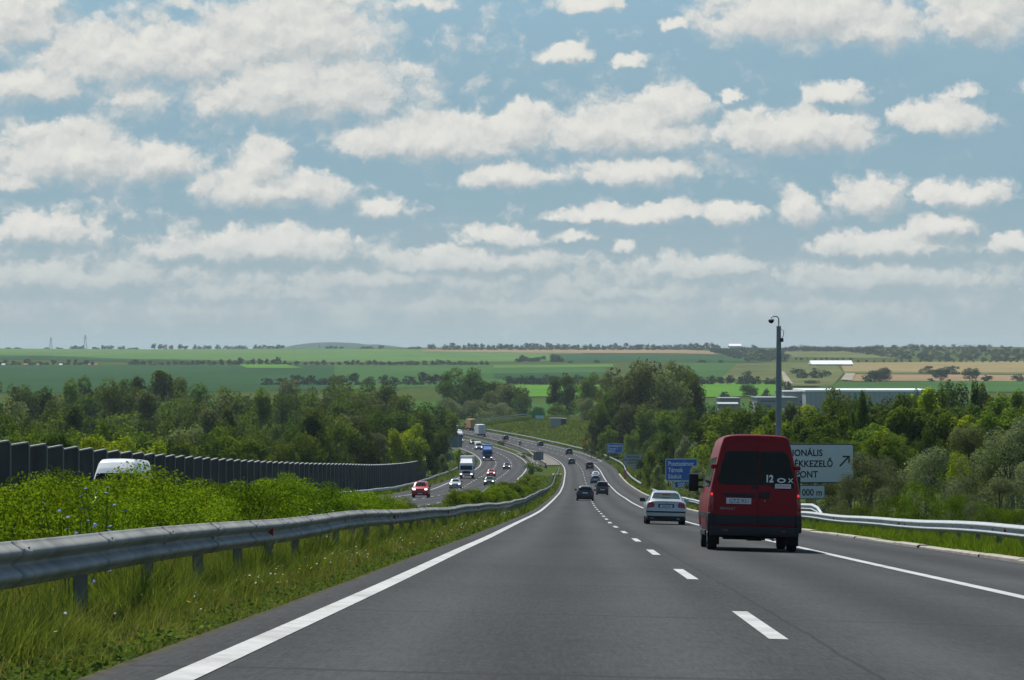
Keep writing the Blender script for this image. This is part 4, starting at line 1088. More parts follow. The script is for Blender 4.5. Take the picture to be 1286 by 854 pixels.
# flowers: white clover and daisies in the verge, blue chicory by the rail
def flowers():
    rs = np.random.default_rng(31)
    mw = simple('white_petals', (.80, .80, .76), .7, .2, var=.05); my = simple('yellow_petals', (.75, .45, .02), .7, .2, var=.05); mbl = simple('blue_petals', (.32, .42, .80), .7, .2, var=.1)
    mst = simple('flower_stems', (.06, .11, .03), .8, .1)
    mb = MB()
    def head(mb, c, r, n=7):
        c = Vector(c); a0 = rs.uniform(0, 1)
        tilt = Matrix.Rotation(rs.uniform(.2, .9), 3, Vector((rs.normal(), rs.normal(), .1)).normalized())
        vs = [c + tilt @ Vector((0, 0, r * .25))] + [c + tilt @ Vector((r * math.cos(2 * math.pi * (k + a0) / (2 * n)) * (1 if k % 2 else .55), r * math.sin(2 * math.pi * (k + a0) / (2 * n)) * (1 if k % 2 else .55), 0)) for k in range(2 * n)]
        mb.add(vs, [(0, 1 + k, 1 + (k + 1) % (2 * n)) for k in range(2 * n)])
    for _ in range(700):
        d = 20 + 150 * rs.random() ** 1.3; u = rs.uniform(-2.1, -.9) if rs.random() < .7 else rs.uniform(-5, -2)
        if rs.random() < .45: d = rs.choice([34, 47, 58, 66, 74, 90]) + rs.normal() * 2.0
        x = float(LX(d)) + u; h = rs.uniform(.14, .34) if u > -2.1 else rs.uniform(.5, .9)
        head(mb, (x, d, float(ground(x, d)) + h), rs.uniform(.008, .018) * max(1, d / 60))
    tag(mb.build('white_flowers', mw), kind='stuff')
    mb = MB()
    for _ in range(30):
        d = 18 + 60 * rs.random(); u = rs.uniform(-2.2, -.9); x = float(LX(d)) + u
        head(mb, (x, d, float(ground(x, d)) + rs.uniform(.12, .22)), rs.uniform(.02, .03))
    tag(mb.build('yellow_flowers', my), kind='stuff')
    # chicory plants: pixel places in the photo give direction and height, all stand 2.4 m left of the line
    for (px, n, top, lb) in [(88, 12, 628, 'tall chicory plant with pale blue flowers, leftmost behind the guardrail'), (132, 7, 612, 'tall chicory plant with pale blue flowers below the white van roof'), (405, 9, 632, 'chicory plant with pale flowers at the right end of the near hedge'), (455, 9, 630, 'chicory plant with white-blue flowers where the hedge thins out')]:
        u = -2.25; dd = np.arange(18, 140, .25); pxx = 643 + (LX(dd) + u) / dd * FOC; d = float(np.interp(px, pxx, dd))
        x = float(LX(d)) + u; g = Vector((x, d, float(ground(x, d))))
        e = empty('chicory_plant', g); tag(e, lb, 'plant', 'chicory plants behind the left guardrail')
        hmax = 1.0 - (top - 440) / FOC * d - g.z
        sm = MB(); fmat = mbl if px < 400 else mw
        for k in range(n):
            h = hmax * rs.uniform(.55, 1.0); lx, ly = rs.uniform(-.28, .28), rs.uniform(-.2, .2)
            sm.tube([(lx * .15, ly * .15, -.02), (lx * .5, ly * .5, h * .55), (lx, ly, h)], [.006, .005, .003], 5)
            fm = MB(); head(fm, (lx, ly - .01, h), rs.uniform(.016, .025) * max(1, d / 45), 8); fm.build('flower', fmat, e)
            if rs.random() < .6: fm = MB(); head(fm, (lx * .7 + .03, ly * .7 - .02, h * .75), rs.uniform(.02, .03) * max(1, d / 45), 8); fm.build('flower', fmat, e)
        sm.build('stems', mst, e)
flowers()
# ------------------------------------------------------------------ vehicles
def car_paint(name, c, rough=.28, metal=0.0, coat=.5):
    return simple(name, c, rough, .5, metal, var=.05, scale=1.2, coat=coat)
def glass_mat(name, c=(.006, .009, .009)):
    m, nt, out = new_mat(name)
    b = N(nt, 'ShaderNodeBsdfPrincipled'); nt.links.new(b.outputs[0], out.inputs[0])
    tc = N(nt, 'ShaderNodeTexCoord'); n1 = noise(nt, tc.outputs['Object'], 1.5, 3, .6)
    nt.links.new(ramp(nt, n1.outputs['Fac'], [(.35, tuple(x * .7 for x in c)), (.7, tuple(x * 1.6 for x in c))]), b.inputs['Base Color'])
    b.inputs['Roughness'].default_value = .08; b.inputs['Specular IOR Level'].default_value = .16
    return m
M_GLASS = glass_mat('tinted_glass'); M_GLASS2 = glass_mat('green_tinted_glass', (.03, .05, .045))
M_TYRE = simple('tyre_rubber', (.018, .018, .019), .85, .2, var=.2); M_RIM = simple('wheel_rim', (.30, .31, .32), .4, .5, .7)
M_TRIM = simple('black_plastic', (.020, .021, .022), .6, .35, var=.2); M_UNDER = simple('underbody', (.012, .012, .012), .9, .1)
M_LAMP = simple('tail_lamp', (.28, .012, .012), .25, .5, coat=.5); M_LAMPGLINT = simple('tail_lamp_glint', (.5, .02, .02), .3, .5, emit=(1, .03, .02), estr=.8)
M_HEAD = simple('lit_headlamp', (.8, .8, .76), .2, .5, emit=(1, .95, .82), estr=2.0); M_HEADOFF = simple('headlamp', (.45, .46, .46), .15, .6)
M_PLATE = simple('number_plate', (.62, .63, .62), .5, .4, var=.05); M_BLACKTXT = simple('black_lettering', (.015, .015, .015), .6, .2); M_WHITETXT = simple('white_lettering', (.74, .75, .75), .6, .2, var=.05)

def rr(x0, x1, z0, z1, r=.05, n=4):
    pts = []
    for cx, cz, a0 in ((x1 - r, z1 - r, 0), (x0 + r, z1 - r, 90), (x0 + r, z0 + r, 180), (x1 - r, z0 + r, 270)):
        for k in range(n + 1):
            a = R(a0 + 90 * k / n); pts.append((cx + r * math.cos(a), cz + r * math.sin(a)))
    return pts
def densify(P, st=.12):
    out = []
    for i, p in enumerate(P):
        q = P[(i + 1) % len(P)]; L = math.hypot(q[0] - p[0], q[1] - p[1]); k = max(1, int(L / st))
        for j in range(k): out.append((p[0] + (q[0] - p[0]) * j / k, p[1] + (q[1] - p[1]) * j / k))
    return out
def decal(bvh, P, axis, mat, name, parent, off=.006, st=.12):
    P = densify(P, st); n = len(P); cx = sum(p[0] for p in P) / n; cz = sum(p[1] for p in P) / n
    ax = {'x': 0, 'y': 1, 'z': 2}[axis[1]]; sg = -1 if axis[0] == '-' else 1
    def hit(a, b, o):
        if ax == 1: s = Vector((a, sg * 20, b)); dr = Vector((0, -sg, 0))
        elif ax == 0: s = Vector((sg * 20, a, b)); dr = Vector((-sg, 0, 0))
        else: s = Vector((a, b, sg * 20)); dr = Vector((0, 0, -sg))
        h = bvh.ray_cast(s, dr)
        if h[0] is None:
            return None
        nn = h[1] if h[1].dot(dr) < 0 else -h[1]
        return h[0] - dr * o
    rings = [(1.0, -.006), (1.0, off), (.92, off), (.7, off), (.45, off), (.2, off)]
    V = []; lastgood = None
    for (s, o) in rings:
        for p in P:
            q = hit(cx + (p[0] - cx) * s, cz + (p[1] - cz) * s, o)
            V.append(q)
    c = hit(cx, cz, off); V.append(c)
    good = [v for v in V if v is not None]
    if not good: return None
    # fill missing with the mean depth
    md = sum(v[ax] for v in good) / len(good); k = 0
    for i, (s, o) in enumerate(rings):
        for p in P:
            if V[k] is None:
                a, b = cx + (p[0] - cx) * s, cz + (p[1] - cz) * s
                V[k] = Vector((a, md, b)) if ax == 1 else (Vector((md, a, b)) if ax == 0 else Vector((a, b, md)))
            k += 1
    if V[-1] is None: V[-1] = good[0].copy()
    F = []
    for i in range(len(rings) - 1):
        for j in range(n): F.append((i * n + j, i * n + (j + 1) % n, (i + 1) * n + (j + 1) % n, (i + 1) * n + j))
    b = (len(rings) - 1) * n
    for j in range(n): F.append((b + j, b + (j + 1) % n, len(rings) * n))
    return MB().add(V, F).build(name, mat, parent, True)
def text_obj(name, s, size, mat, parent, M, extrude=.003, align='LEFT', sx=1.0, track=1.0, bold=0.0):
    cu = bpy.data.curves.new(name, 'FONT'); cu.body = s; cu.size = size; cu.extrude = extrude; cu.align_x = align; cu.space_character = track; cu.offset = bold
    o = bpy.data.objects.new(name, cu); col.objects.link(o)
    dg = bpy.context.evaluated_depsgraph_get(); me = bpy.data.meshes.new_from_object(o.evaluated_get(dg))
    bpy.data.objects.remove(o); bpy.data.curves.remove(cu)
    me.transform(M @ Matrix.Diagonal((sx, 1, 1, 1))); me.materials.clear(); me.materials.append(mat); me.name = name
    return link_mesh(name, me, parent)
def face_rear(x, y, z):
    """matrix that stands text upright, read by someone behind the vehicle (looking along +Y)"""
    return Matrix.Translation((x, y, z)) @ Matrix.Rotation(R(90), 4, 'X')

def subsurf(o, lv=1):
    m = o.modifiers.new('s', 'SUBSURF'); m.levels = lv; m.render_levels = lv
    dg = bpy.context.evaluated_depsgraph_get(); me = bpy.data.meshes.new_from_object(o.evaluated_get(dg))
    old = o.data; o.modifiers.clear(); o.data = me; bpy.data.meshes.remove(old); me.name = o.name
    me.polygons.foreach_set('use_smooth', np.ones(len(me.polygons), bool))
    me.update()
    return o
def bvh_of(o):
    me = o.data
    return BVHTree.FromPolygons([v.co.copy() for v in me.vertices], [tuple(p.vertices) for p in me.polygons])

def loft_body(sp, name, mat, parent):
    L, W, H = sp['L'], sp['W'], sp['H']; hl = L / 2; zb = sp.get('zb', .22); belt = sp['belt']; tum = sp.get('tum', .70)
    ty = np.array([p[0] for p in sp['top']]); tz = np.array([p[1] for p in sp['top']])
    wl = sp['wheels']; wr = sp['wr']; ar = wr + .07
    ys = set(np.round(np.linspace(-hl + .16, hl - .16, 26), 3)) | set(np.round(ty, 3)) | {-hl, -hl + .03, -hl + .08, hl, hl - .03, hl - .08}
    for w in wl: ys |= set(np.round(w + ar * np.array([-1.05, -.98, -.85, -.6, -.3, 0, .3, .6, .85, .98, 1.05]), 3))
    ys = np.array(sorted(ys)); ys = ys[(ys >= -hl - 1e-6) & (ys <= hl + 1e-6)]
    keep = [ys[0]]
    for y in ys[1:]:
        if y - keep[-1] > .018: keep.append(y)
    ys = keep
    rings = []
    ep = sp.get('end', [(0, .86), (.04, .93), (.12, .97), (.35, 1.0)])
    for y in ys:
        de = hl - abs(y)
        w = W / 2 * float(np.interp(de, [e[0] for e in ep], [e[1] for e in ep]))
        zt = float(np.interp(y, ty, tz)); zs = min(belt, zt - .05)
        k = max(0, min(1, (zt - belt) / (H - belt)))
        wt = w * (.93 * (1 - k) + tum * k)
        a = 0
        for wy in wl:
            q = ar * ar - (y - wy) ** 2
            if q > 0: a = max(a, wr + math.sqrt(q))
        zz = lambda z: max(z, a)
        za = zb + .03 if de > .1 else zb + .06
        P = [(0, zb), (.80 * w, zb), (.95 * w, zz(za)), (.995 * w, zz(zb + .22)), (w, max(zz(zb + .22) + .06, .5 * (zb + zs) + .12)), (.985 * w, max(zs, a + .1)),
             ((wt + .985 * w * .0), max(zt - sp.get('corner', .085 * (1 + k)), zs + .02)), (wt - .05 * W / 1.7, zt - .022), (wt * .55, zt), (0, zt + .006)]
        rings.append([(x, y, z) for x, z in P] + [(-x, y, z) for x, z in P[-2:0:-1]])
    n = len(rings[0]); V = [p for r_ in rings for p in r_]; F = []
    for i in range(len(rings) - 1):
        for j in range(n): F.append((i * n + j, i * n + (j + 1) % n, (i + 1) * n + (j + 1) % n, (i + 1) * n + j))
    F.append(tuple(range(n))); F.append(tuple(range((len(rings) - 1) * n, len(rings) * n)))
    o = MB().add(V, F).build(name, mat, parent, True)
    return subsurf(o, 1)
def add_wheels(sp, parent, track=None):
    t = track or sp['W'] / 2 - .13
    for wy in sp['wheels']:
        for s in (-1, 1):
            r = sp['wr']; w = sp.get('tw', .20)
            mb = MB().lathe([(-w / 2, r * .62), (-w / 2, r * .93), (-w / 2 + .03, r), (w / 2 - .03, r), (w / 2, r * .93), (w / 2, r * .62)], 28, 'x')
            o = mb.build('wheel', M_TYRE, parent, True); o.location = (s * t, wy, r)
            rm = MB().lathe([(-.02, r * .60), (.0, r * .62), (.02, r * .5), (.012, r * .2), (.03, r * .16), (.03, .01)], 20, 'x').build('rim', M_RIM, o, True)
            rm.location = (s * (w / 2 - .012), 0, 0); rm.scale = (s, 1, 1)
def mirror(parent, s, x, y, z, mat, sz=(.22, .12, .16)):
    MB().box((s * (x + sz[0] / 2), y, z), sz, None, .03).box((s * (x - .02), y + .02, z - sz[2] * .3), (.12, .05, .04)).build('mirror', mat, parent, True)

SHAPES = {
 'sedan': dict(L=4.5, W=1.74, H=1.43, belt=.90, wheels=(-1.28, 1.32), wr=.31, tum=.68, top=[(-2.25, .62), (-2.22, .86), (-2.17, 1.0), (-2.02, 1.035), (-1.72, 1.055), (-1.10, 1.355), (-.45, 1.425), (.1, 1.43), (.45, 1.37), (1.12, .99), (1.75, .90), (2.12, .76), (2.25, .52)]),
 'hatch': dict(L=4.1, W=1.72, H=1.46, belt=.92, wheels=(-1.18, 1.25), wr=.31, tum=.68, top=[(-2.05, .60), (-2.03, .86), (-1.96, 1.0), (-1.72, 1.33), (-1.55, 1.41), (-.6, 1.46), (.1, 1.45), (.42, 1.38), (1.1, 1.0), (1.65, .9), (1.95, .76), (2.05, .52)]),
 'suv': dict(L=4.4, W=1.82, H=1.70, belt=1.05, zb=.30, wheels=(-1.3, 1.32), wr=.36, tum=.74, top=[(-2.2, .75), (-2.17, 1.05), (-2.1, 1.2), (-1.95, 1.58), (-1.8, 1.66), (-.6, 1.70), (.1, 1.68), (.42, 1.60), (1.0, 1.18), (1.85, 1.06), (2.12, .92), (2.2, .65)]),
 'micro': dict(L=3.6, W=1.52, H=1.66, belt=.95, wheels=(-1.15, 1.2), wr=.28, tum=.84, top=[(-1.8, .60), (-1.79, 1.1), (-1.76, 1.50), (-1.68, 1.60), (-.5, 1.66), (.3, 1.64), (.65, 1.52), (1.15, 1.02), (1.6, .92), (1.75, .75), (1.8, .52)]),
 'van': dict(L=5.4, W=2.0, H=2.5, belt=1.2, corner=.10, zb=.34, wheels=(-1.75, 1.75), wr=.335, tum=.725, end=[(0, .955), (.03, .985), (.08, 1.0)], top=[(-2.7, 2.44), (-2.67, 2.475), (-2.6, 2.49), (-1.0, 2.5), (1.1, 2.49), (1.5, 2.38), (1.75, 2.12), (2.2, 1.50), (2.4, 1.32), (2.65, 1.05), (2.7, .6)]),
}
def far_car(shape, mat, label, cat, name, u, d, rev=False, lights=None, x=None, glass=None, plate=True, group=None):
    """a car on the road; windows, lamps, plates and mirrors are laid on the body's own surface"""
    sp = SHAPES[shape]; L, W, H = sp['L'], sp['W'], sp['H']; hl = L / 2; belt = sp['belt']; k = W / 1.74
    e = empty(name); tag(e, label, cat, group)
    e.matrix_world = frame_at(u, d, rev)
    b = loft_body(sp, 'body', mat, e); bv = bvh_of(b); g = glass or M_GLASS
    tum = sp['tum']; wr_ = W / 2
    zt0, zt1 = belt + .07, H - .10
    # rear and front glass as seen from behind and ahead
    decal(bv, [(-wr_ * .84, zt0 + .04), (wr_ * .84, zt0 + .04), (wr_ * tum * .92, zt1), (-wr_ * tum * .92, zt1)], '-y', g, 'rear_window', e)
    decal(bv, [(-wr_ * .88, zt0 + .05), (wr_ * .88, zt0 + .05), (wr_ * tum * .93, zt1 + .01), (-wr_ * tum * .93, zt1 + .01)], '+y', g, 'windscreen', e)
    ty = [p[0] for p in sp['top']]; tz = [p[1] for p in sp['top']]
    def yat(z, front):
        ys = np.linspace(0, hl if front else -hl, 200); zz = np.interp(ys, ty, tz); return float(ys[np.argmax(zz < z)])
    yf0, yf1 = yat(zt0 + .08, True), yat(zt1 + .03, True); yr0, yr1 = yat(zt0 + .06, False), yat(zt1 + .03, False)
    ym = -.05
    for s in ('-x', '+x'):
        decal(bv, [(ym + .03, zt0), (yf0 - .22, zt0), (yf1 - .12, zt1 - .02), (ym + .03, zt1)], s, g, 'side_window', e)
        decal(bv, [(yr0 + .22, zt0), (ym - .03, zt0), (ym - .03, zt1), (yr1 + .12, zt1 - .02)], s, g, 'side_window', e)
    # rear
    zl = belt - .06
    for s in (-1, 1):
        decal(bv, rr(*sorted((s * wr_ * .62, s * wr_ * .90)), zl - .13, zl + .06, .03), '-y', M_LAMP, 'tail_light', e, .008)
        decal(bv, rr(*sorted((s * wr_ * .52, s * wr_ * .84)), belt - .32 + .05, belt - .12, .04), '+y', M_HEAD if lights else M_HEADOFF, 'headlight', e, .008)
        mirror(e, s, wr_ * .95, yf0 - .30, zt0 + .05, M_TRIM if s < 0 else mat)
    decal(bv, rr(-wr_ * .92, wr_ * .92, sp.get('zb', .22) + .05, .52 * k, .04), '-y', mat if shape == 'sedan' else M_TRIM, 'rear_bumper', e, .02)
    decal(bv, rr(-wr_ * .45, wr_ * .45, .34, .52, .05), '+y', M_TRIM, 'grille', e, .008)
    if plate: decal(bv, rr(-.26, .26, .72 * k if shape != 'micro' else .6, .72 * k + .11 if shape != 'micro' else .71, .01), '-y', M_PLATE, 'number_plate', e, .012)
    decal(bv, rr(-.26, .26, .36, .46, .01), '+y', M_PLATE, 'number_plate', e, .016)
    MB().box((0, 0, sp.get('zb', .22) - .03), (W * .8, L * .86, .10), None, .03).build('underbody', M_UNDER, e)
    add_wheels(sp, e)
    return e, b, bv
PC = {n: car_paint(n + '_paint', c, r, m) for n, c, r, m in [('silver', (.40, .425, .44), .3, .3), ('black', (.012, .013, .015), .3, 0), ('navy', (.010, .014, .028), .35, 0), ('grey', (.16, .18, .20), .3, .4), ('white', (.78, .78, .77), .3, 0), ('red', (.50, .018, .018), .3, 0), ('brightred', (.60, .03, .04), .3, 0), ('green', (.02, .05, .035), .3, .2), ('blue', (.025, .11, .36), .3, .1), ('teal', (.04, .08, .09), .3, .2), ('orange', (.62, .25, .05), .4, 0)]}

def u_of(px, d): return (px - 643.0) / FOC * d - float(LX(d))
def on_row(px, py, uguess):
    d = d_at_row(py, uguess); return u_of(px, d), d

# ---- silver saloon
def silver_saloon():
    d = 133.0; u = u_of(836, d)
    e, b, bv = far_car('sedan', PC['silver'], 'silver saloon car driving away just ahead of the red van', 'car', 'saloon_car', u, d + 2.2, glass=M_GLASS2)
    for ch in list(e.children):
        if ch.name.split('.')[0] in ('tail_light', 'number_plate', 'rear_bumper', 'rear_window'): bpy.data.objects.remove(ch)
    decal(bv, [(-.60, 1.075), (.60, 1.075), (.52, 1.30), (.44, 1.335), (-.44, 1.335), (-.52, 1.30)], '-y', M_GLASS2, 'rear_window', e)
    for s in (-1, 1):
        P = [(.50, .72), (.78, .68), (.80, .80), (.74, .93), (.55, .94), (.48, .84)]
        decal(bv, [(s * x, z) for x, z in P], '-y', M_LAMP, 'tail_light', e, .012)
    decal(bv, rr(-.82, .82, .50, .56, .02), '-y', M_TRIM, 'bumper_strip', e, .03)
    decal(bv, rr(-.80, .80, .18, .36, .03), '-y', M_TRIM, 'rear_bumper', e, .035)
    decal(bv, rr(-.33, .33, .70, .86, .02), '-y', M_TRIM, 'plate_recess', e, .006)
    p = decal(bv, rr(-.26, .26, .715, .825, .01), '-y', M_PLATE, 'number_plate', e, .014)
    text_obj('plate_lettering', 'HVZ·318', .10, M_BLACKTXT, p, face_rear(0, -2.262, .735), .001, 'CENTER')
    MB().box((0, -2.235, .91), (.07, .02, .07), None, .008).build('badge', M_RIM, e)
    MB().tube([(0, -.75, 1.42), (0, -1.0, 1.62)], .006, 5).build('aerial', M_TRIM, e)
    MB().box((0, -1.52, 1.245), (.36, .02, .05)).build('brake_light', M_LAMP, e)
    MB().tube([(.52, -2.1, .24), (.52, -2.27, .23)], .03, 10).build('exhaust_pipe', M_RIM, e)
silver_saloon()

G_OUT = 'vehicles driving away'
def away(px, py, uguess, shape, paint, label, name='hatchback_car', cat='car'):
    u, d = on_row(px, py, uguess); far_car(shape, PC[paint], label, cat, name, u, d + 2, False)
away(734.6, 629.0, 3.0, 'hatch', 'black', 'black hatchback in the left lane, nearest of the dark cars ahead')
away(756.3, 621.9, 5.6, 'micro', 'navy', 'boxy dark blue micro van in the right lane beside the black hatchback', 'micro_van', 'van')
away(747.5, 607.8, 5.0, 'hatch', 'grey', 'grey hatchback right behind the white car and ahead of the boxy micro van')
away(748.2, 602.0, 5.2, 'sedan', 'white', 'white car half hidden behind the grey hatchback', 'saloon_car')
away(740.8, 589.8, 5.5, 'suv', 'black', 'black off-roader in the right lane close to the solid white edge line', 'off_roader')
away(718.0, 583.3, 2.8, 'hatch', 'green', 'dark green car in the left lane beside the start of the broken lines')
away(715.2, 571.2, 4.5, 'suv', 'black', 'dark car below the orange sign where the shoulder line kinks', 'off_roader')
away(679.5, 560.6, 4.0, 'hatch', 'black', 'small black car alone on the bend above the median panel back')
away(636.0, 552.4, 4.0, 'hatch', 'black', 'farthest dark car, behind the white box trailer on the bend')

def oncoming(px, py, shape, paint, label, name='hatchback_car', cat='car', lights=True, d=None):
    if d is None: d = d_at_row(py, -12)
    far_car(shape, PC[paint], label, cat, name, u_of(px, d), d + 2, True, lights)
oncoming(527.5, 624.8, 'suv', 'red', 'red off-roader with bright headlights on the oncoming side near the hedge', 'off_roader')
oncoming(571.5, 0, 'sedan', 'silver', 'silver oncoming car half hidden behind the yellow-green hedge', 'saloon_car', d=455)
oncoming(614.2, 0, 'sedan', 'green', 'dark oncoming car with one bright lamp just over the hedge below the red car', 'saloon_car', d=497)
oncoming(616.6, 598.6, 'hatch', 'brightred', 'bright red oncoming hatchback between the white lorry and the dark car')
oncoming(636.2, 589.6, 'hatch', 'black', 'black oncoming car in the middle lane right of the bright red hatchback')
oncoming(594.2, 558.0, 'hatch', 'teal', 'small teal oncoming car left of the white van on the bend')

# ---- the red van
def red_van():
    sp = SHAPES['van']; mat = simple('crimson_paint', (.215, .003, .008), .38, .22, 0, var=.06, scale=1.2, coat=.06)
    d = 68.0; u = u_of(946.5, d)
    e = empty('panel_van'); tag(e, 'red high-roofed panel van with dark rear windows in the right lane', 'van')
    e.matrix_world = frame_at(u, d + 2.7)
    b = loft_body(sp, 'body', mat, e); bv = bvh_of(b)
    yr = -2.7
    # rear doors: two panels a little proud of the body with a seam between
    def door(x0, x1, nm):
        P = [(x0, .70), (x1, .70), (x1, 1.2), (x1 * (.955 if abs(x1) > .3 else 1), 1.75), (x1 * (.77 if abs(x1) > .3 else 1), 2.33), (x0 * (.77 if abs(x0) > .3 else 1), 2.33), (x0 * (.955 if abs(x0) > .3 else 1), 1.75), (x0, 1.2)]
        return decal(bv, P, '-y', mat, nm, e, .012)
    dl = door(-.88, .055, 'rear_door'); dr = door(.08, .88, 'rear_door')
    wl = decal(bv, [(-.80, 1.52), (-.77, 1.44), (-.70, 1.41), (.055, 1.41), (.055, 2.13), (-.56, 2.13), (-.63, 2.10), (-.67, 2.02)], '-y', M_GLASS, 'rear_window', dl, .02)
    wr2 = decal(bv, [(.08, 1.42), (.28, 1.41), (.50, 1.33), (.76, 1.32), (.82, 1.38), (.81, 1.58), (.70, 2.02), (.65, 2.10), (.58, 2.13), (.08, 2.13)], '-y', M_GLASS, 'rear_window', dr, .02)
    yt = yr - .024
    text_obj('window_lettering', '12', .21, M_WHITETXT, wr2, face_rear(.205, yt, 1.485), .001, 'LEFT', .88, .95, .008)
    # a flat ring and a letter beside the digits
    ring = MB(); n = 28
    V = []
    for rx, rz in ((.092, .052), (.056, .026)):
        for k in range(n): V.append((.555 + rx * math.cos(6.2832 * k / n), yt - .001, 1.525 + rz * math.sin(6.2832 * k / n)))
    ring.add(V, [(k, (k + 1) % n, n + (k + 1) % n, n + k) for k in range(n)]).build('window_lettering', M_WHITETXT, wr2)
    text_obj('window_lettering', 'X', .125, M_WHITETXT, wr2, face_rear(.70, yt, 1.482), .001, 'LEFT', 1.15, 1, .004)
    st = MB().box((.59, yt - .004, 1.40), (.34, .004, .095)).build('sticker', simple('pink_white_sticker', (.70, .60, .60), .5, .3, var=.05), wr2)
    text_obj('sticker_lettering', 'KYTYRIUM', .058, simple('red_lettering', (.35, .03, .04), .6, .2), st, face_rear(.59, yt - .007, 1.38), .0005, 'CENTER')
    # plate in its dark recess, handles, lock, maker's lettering
    MB().box((-.33, yr - .018, 1.19), (.66, .02, .075), None, .01).build('plate_recess', M_TRIM, dl)
    pl = MB().box((-.345, yr - .018, 1.065), (.53, .014, .125), None, .004).build('number_plate', M_PLATE, dl)
    text_obj('plate_lettering', 'GTZ·931', .115, M_BLACKTXT, pl, face_rear(-.335, yr - .0265, 1.024), .001, 'CENTER', 1.0)
    MB().box((.0, yr - .03, 1.37), (.16, .03, .055), None, .01).build('door_handle', M_TRIM, dl)
    MB().box((.195, yr - .02, 1.20), (.22, .025, .13), None, .02).build('door_handle', M_TRIM, dr)
    MB().lathe([(-.006, .018), (.006, .018)], 10, 'y', (.21, yr - .02, 1.08)).build('lock', M_RIM, dr)
    text_obj('maker_lettering', 'RENAULT', .075, M_RIM, dl, face_rear(-.74, yr - .016, .875), .001, 'LEFT', 1.0)
    # dark cladding at the door foot and bumper
    MB().box((-.415, yr - .014, .665), (.93, .022, .20), None, .008).build('door_cladding', M_TRIM, dl)
    MB().box((.48, yr - .014, .665), (.80, .022, .20), None, .008).build('door_cladding', M_TRIM, dr)
    bm = MB()
    bm.box((0, yr - .02, .42), (1.90, .14, .20), None, .03)
    for s in (-1, 1): bm.box((s * .945, yr + .12, .60), (.13, .34, .40), None, .045)
    bm.build('rear_bumper', M_TRIM, e, True)
    for s in (-1, 1):
        MB().box((s * .62, yr - .092, .435), (.11, .012, .035), None, .006).build('reflector', M_LAMP, e)
        # upright lamp cluster at each corner
        lp = MB().box((s * .925, yr + .012, 1.02), (.085, .06, .50), None, .02).build('tail_light', M_LAMP, e, True)
        MB().box((s * .925, yr - .021, 1.20), (.045, .014, .05), None, .01).build('lamp_glint', M_LAMPGLINT, lp)  # red glint on the lamp, put in as a small glowing patch
        # hinges
        MB().box((s * .895, yr - .01, 1.79), (.13, .07, .10), None, .03).build('hinge', mat, e, True)
        MB().box((s * .945, yr - .004, .92), (.05, .05, .07), None, .015).build('hinge', mat, e, True)
        # side glazing, rub strip, sills
        ax = '-x' if s < 0 else '+x'
        decal(bv, [(1.02, 1.28), (1.98, 1.28), (1.62, 1.95), (1.02, 1.98)], ax, M_GLASS, 'side_window', e)
        decal(bv, rr(-.5, .9, 1.36, 2.0, .06), ax, M_GLASS, 'side_window', e)
        decal(bv, rr(-2.2, -.62, 1.36, 2.0, .06), ax, M_GLASS, 'side_window', e)
        decal(bv, rr(-2.55, 2.3, .72, .80, .02), ax, M_TRIM, 'rub_strip', e, .015)
        MB().box((s * .97, 0, .36), (.06, 2.5, .12), None, .02).build('sill', M_TRIM, e)
        MB().box((s * 1.16, 1.72, 1.46), (.22, .13, .40), None, .035).box((s * 1.03, 1.75, 1.36), (.16, .05, .05)).box((s * 1.03, 1.75, 1.52), (.16, .05, .05)).build('mirror', M_TRIM, e, True)
        MB().box((s * .85, -2.18, .30), (.26, .02, .36), None, .005).build('mudflap', M_TYRE, e)
        decal(bv, rr(*sorted((s * .55, s * .92)), .78, 1.0, .05), '+y', M_HEADOFF, 'headlight', e, .01)
    decal(bv, [(-.86, 1.36), (.86, 1.36), (.74, 2.2), (-.74, 2.2)], '+y', M_GLASS, 'windscreen', e, .01)
    decal(bv, rr(-.45, .45, .62, .80, .03), '+y', M_TRIM, 'grille', e, .01)
    un = MB().box((0, .1, .36), (1.5, 4.9, .16), None, .03)
    un.box((0, -1.75, .33), (1.4, .10, .10)).lathe([(-.16, .12), (.16, .12)], 14, 'x', (.05, -1.75, .33))
    un.box((-.2, -2.3, .30), (.9, .5, .12), None, .02)
    un.build('underbody', M_UNDER, e)
    MB().tube([(.42, -1.6, .28), (.42, -2.45, .25)], .032, 10).build('exhaust_pipe', M_RIM, e)
    add_wheels(sp, e, .86)
red_van()
# ---- white van on the other carriageway, only its roof shows over the hedge
def white_van(px, d, label, big=True, u=None):
    sp = dict(SHAPES['van']); mat = PC['white']
    e = empty('delivery_van'); tag(e, label, 'van')
    e.matrix_world = frame_at(u_of(px, d), d + 2.7, True)
    b = loft_body(sp, 'body', mat, e); bv = bvh_of(b)
    decal(bv, [(-.90, 1.30), (.90, 1.30), (.80, 1.93), (-.80, 1.93)], '+y', M_GLASS, 'windscreen', e, .01)
    decal(bv, rr(-.55, .55, .62, .84, .03), '+y', M_TRIM, 'grille', e, .01)
    decal(bv, rr(-.9, .9, .38, .58, .05), '+y', M_TRIM, 'front_bumper', e, .03)
    for s in (-1, 1):
        decal(bv, rr(*sorted((s * .58, s * .92)), .78, 1.02, .05), '+y', M_HEAD, 'headlight', e, .01)
        decal(bv, [(1.02, 1.28), (1.98, 1.28), (1.62, 1.95), (1.02, 1.98)], '-x' if s < 0 else '+x', M_GLASS, 'side_window', e)
        MB().box((s * 1.16, 1.72, 1.46), (.22, .13, .40), None, .035).box((s * 1.03, 1.75, 1.46), (.16, .05, .05)).build('mirror', M_TRIM, e, True)
    MB().box((0, .1, .36), (1.5, 4.9, .16), None, .03).build('underbody', M_UNDER, e)
    add_wheels(sp, e, .86)
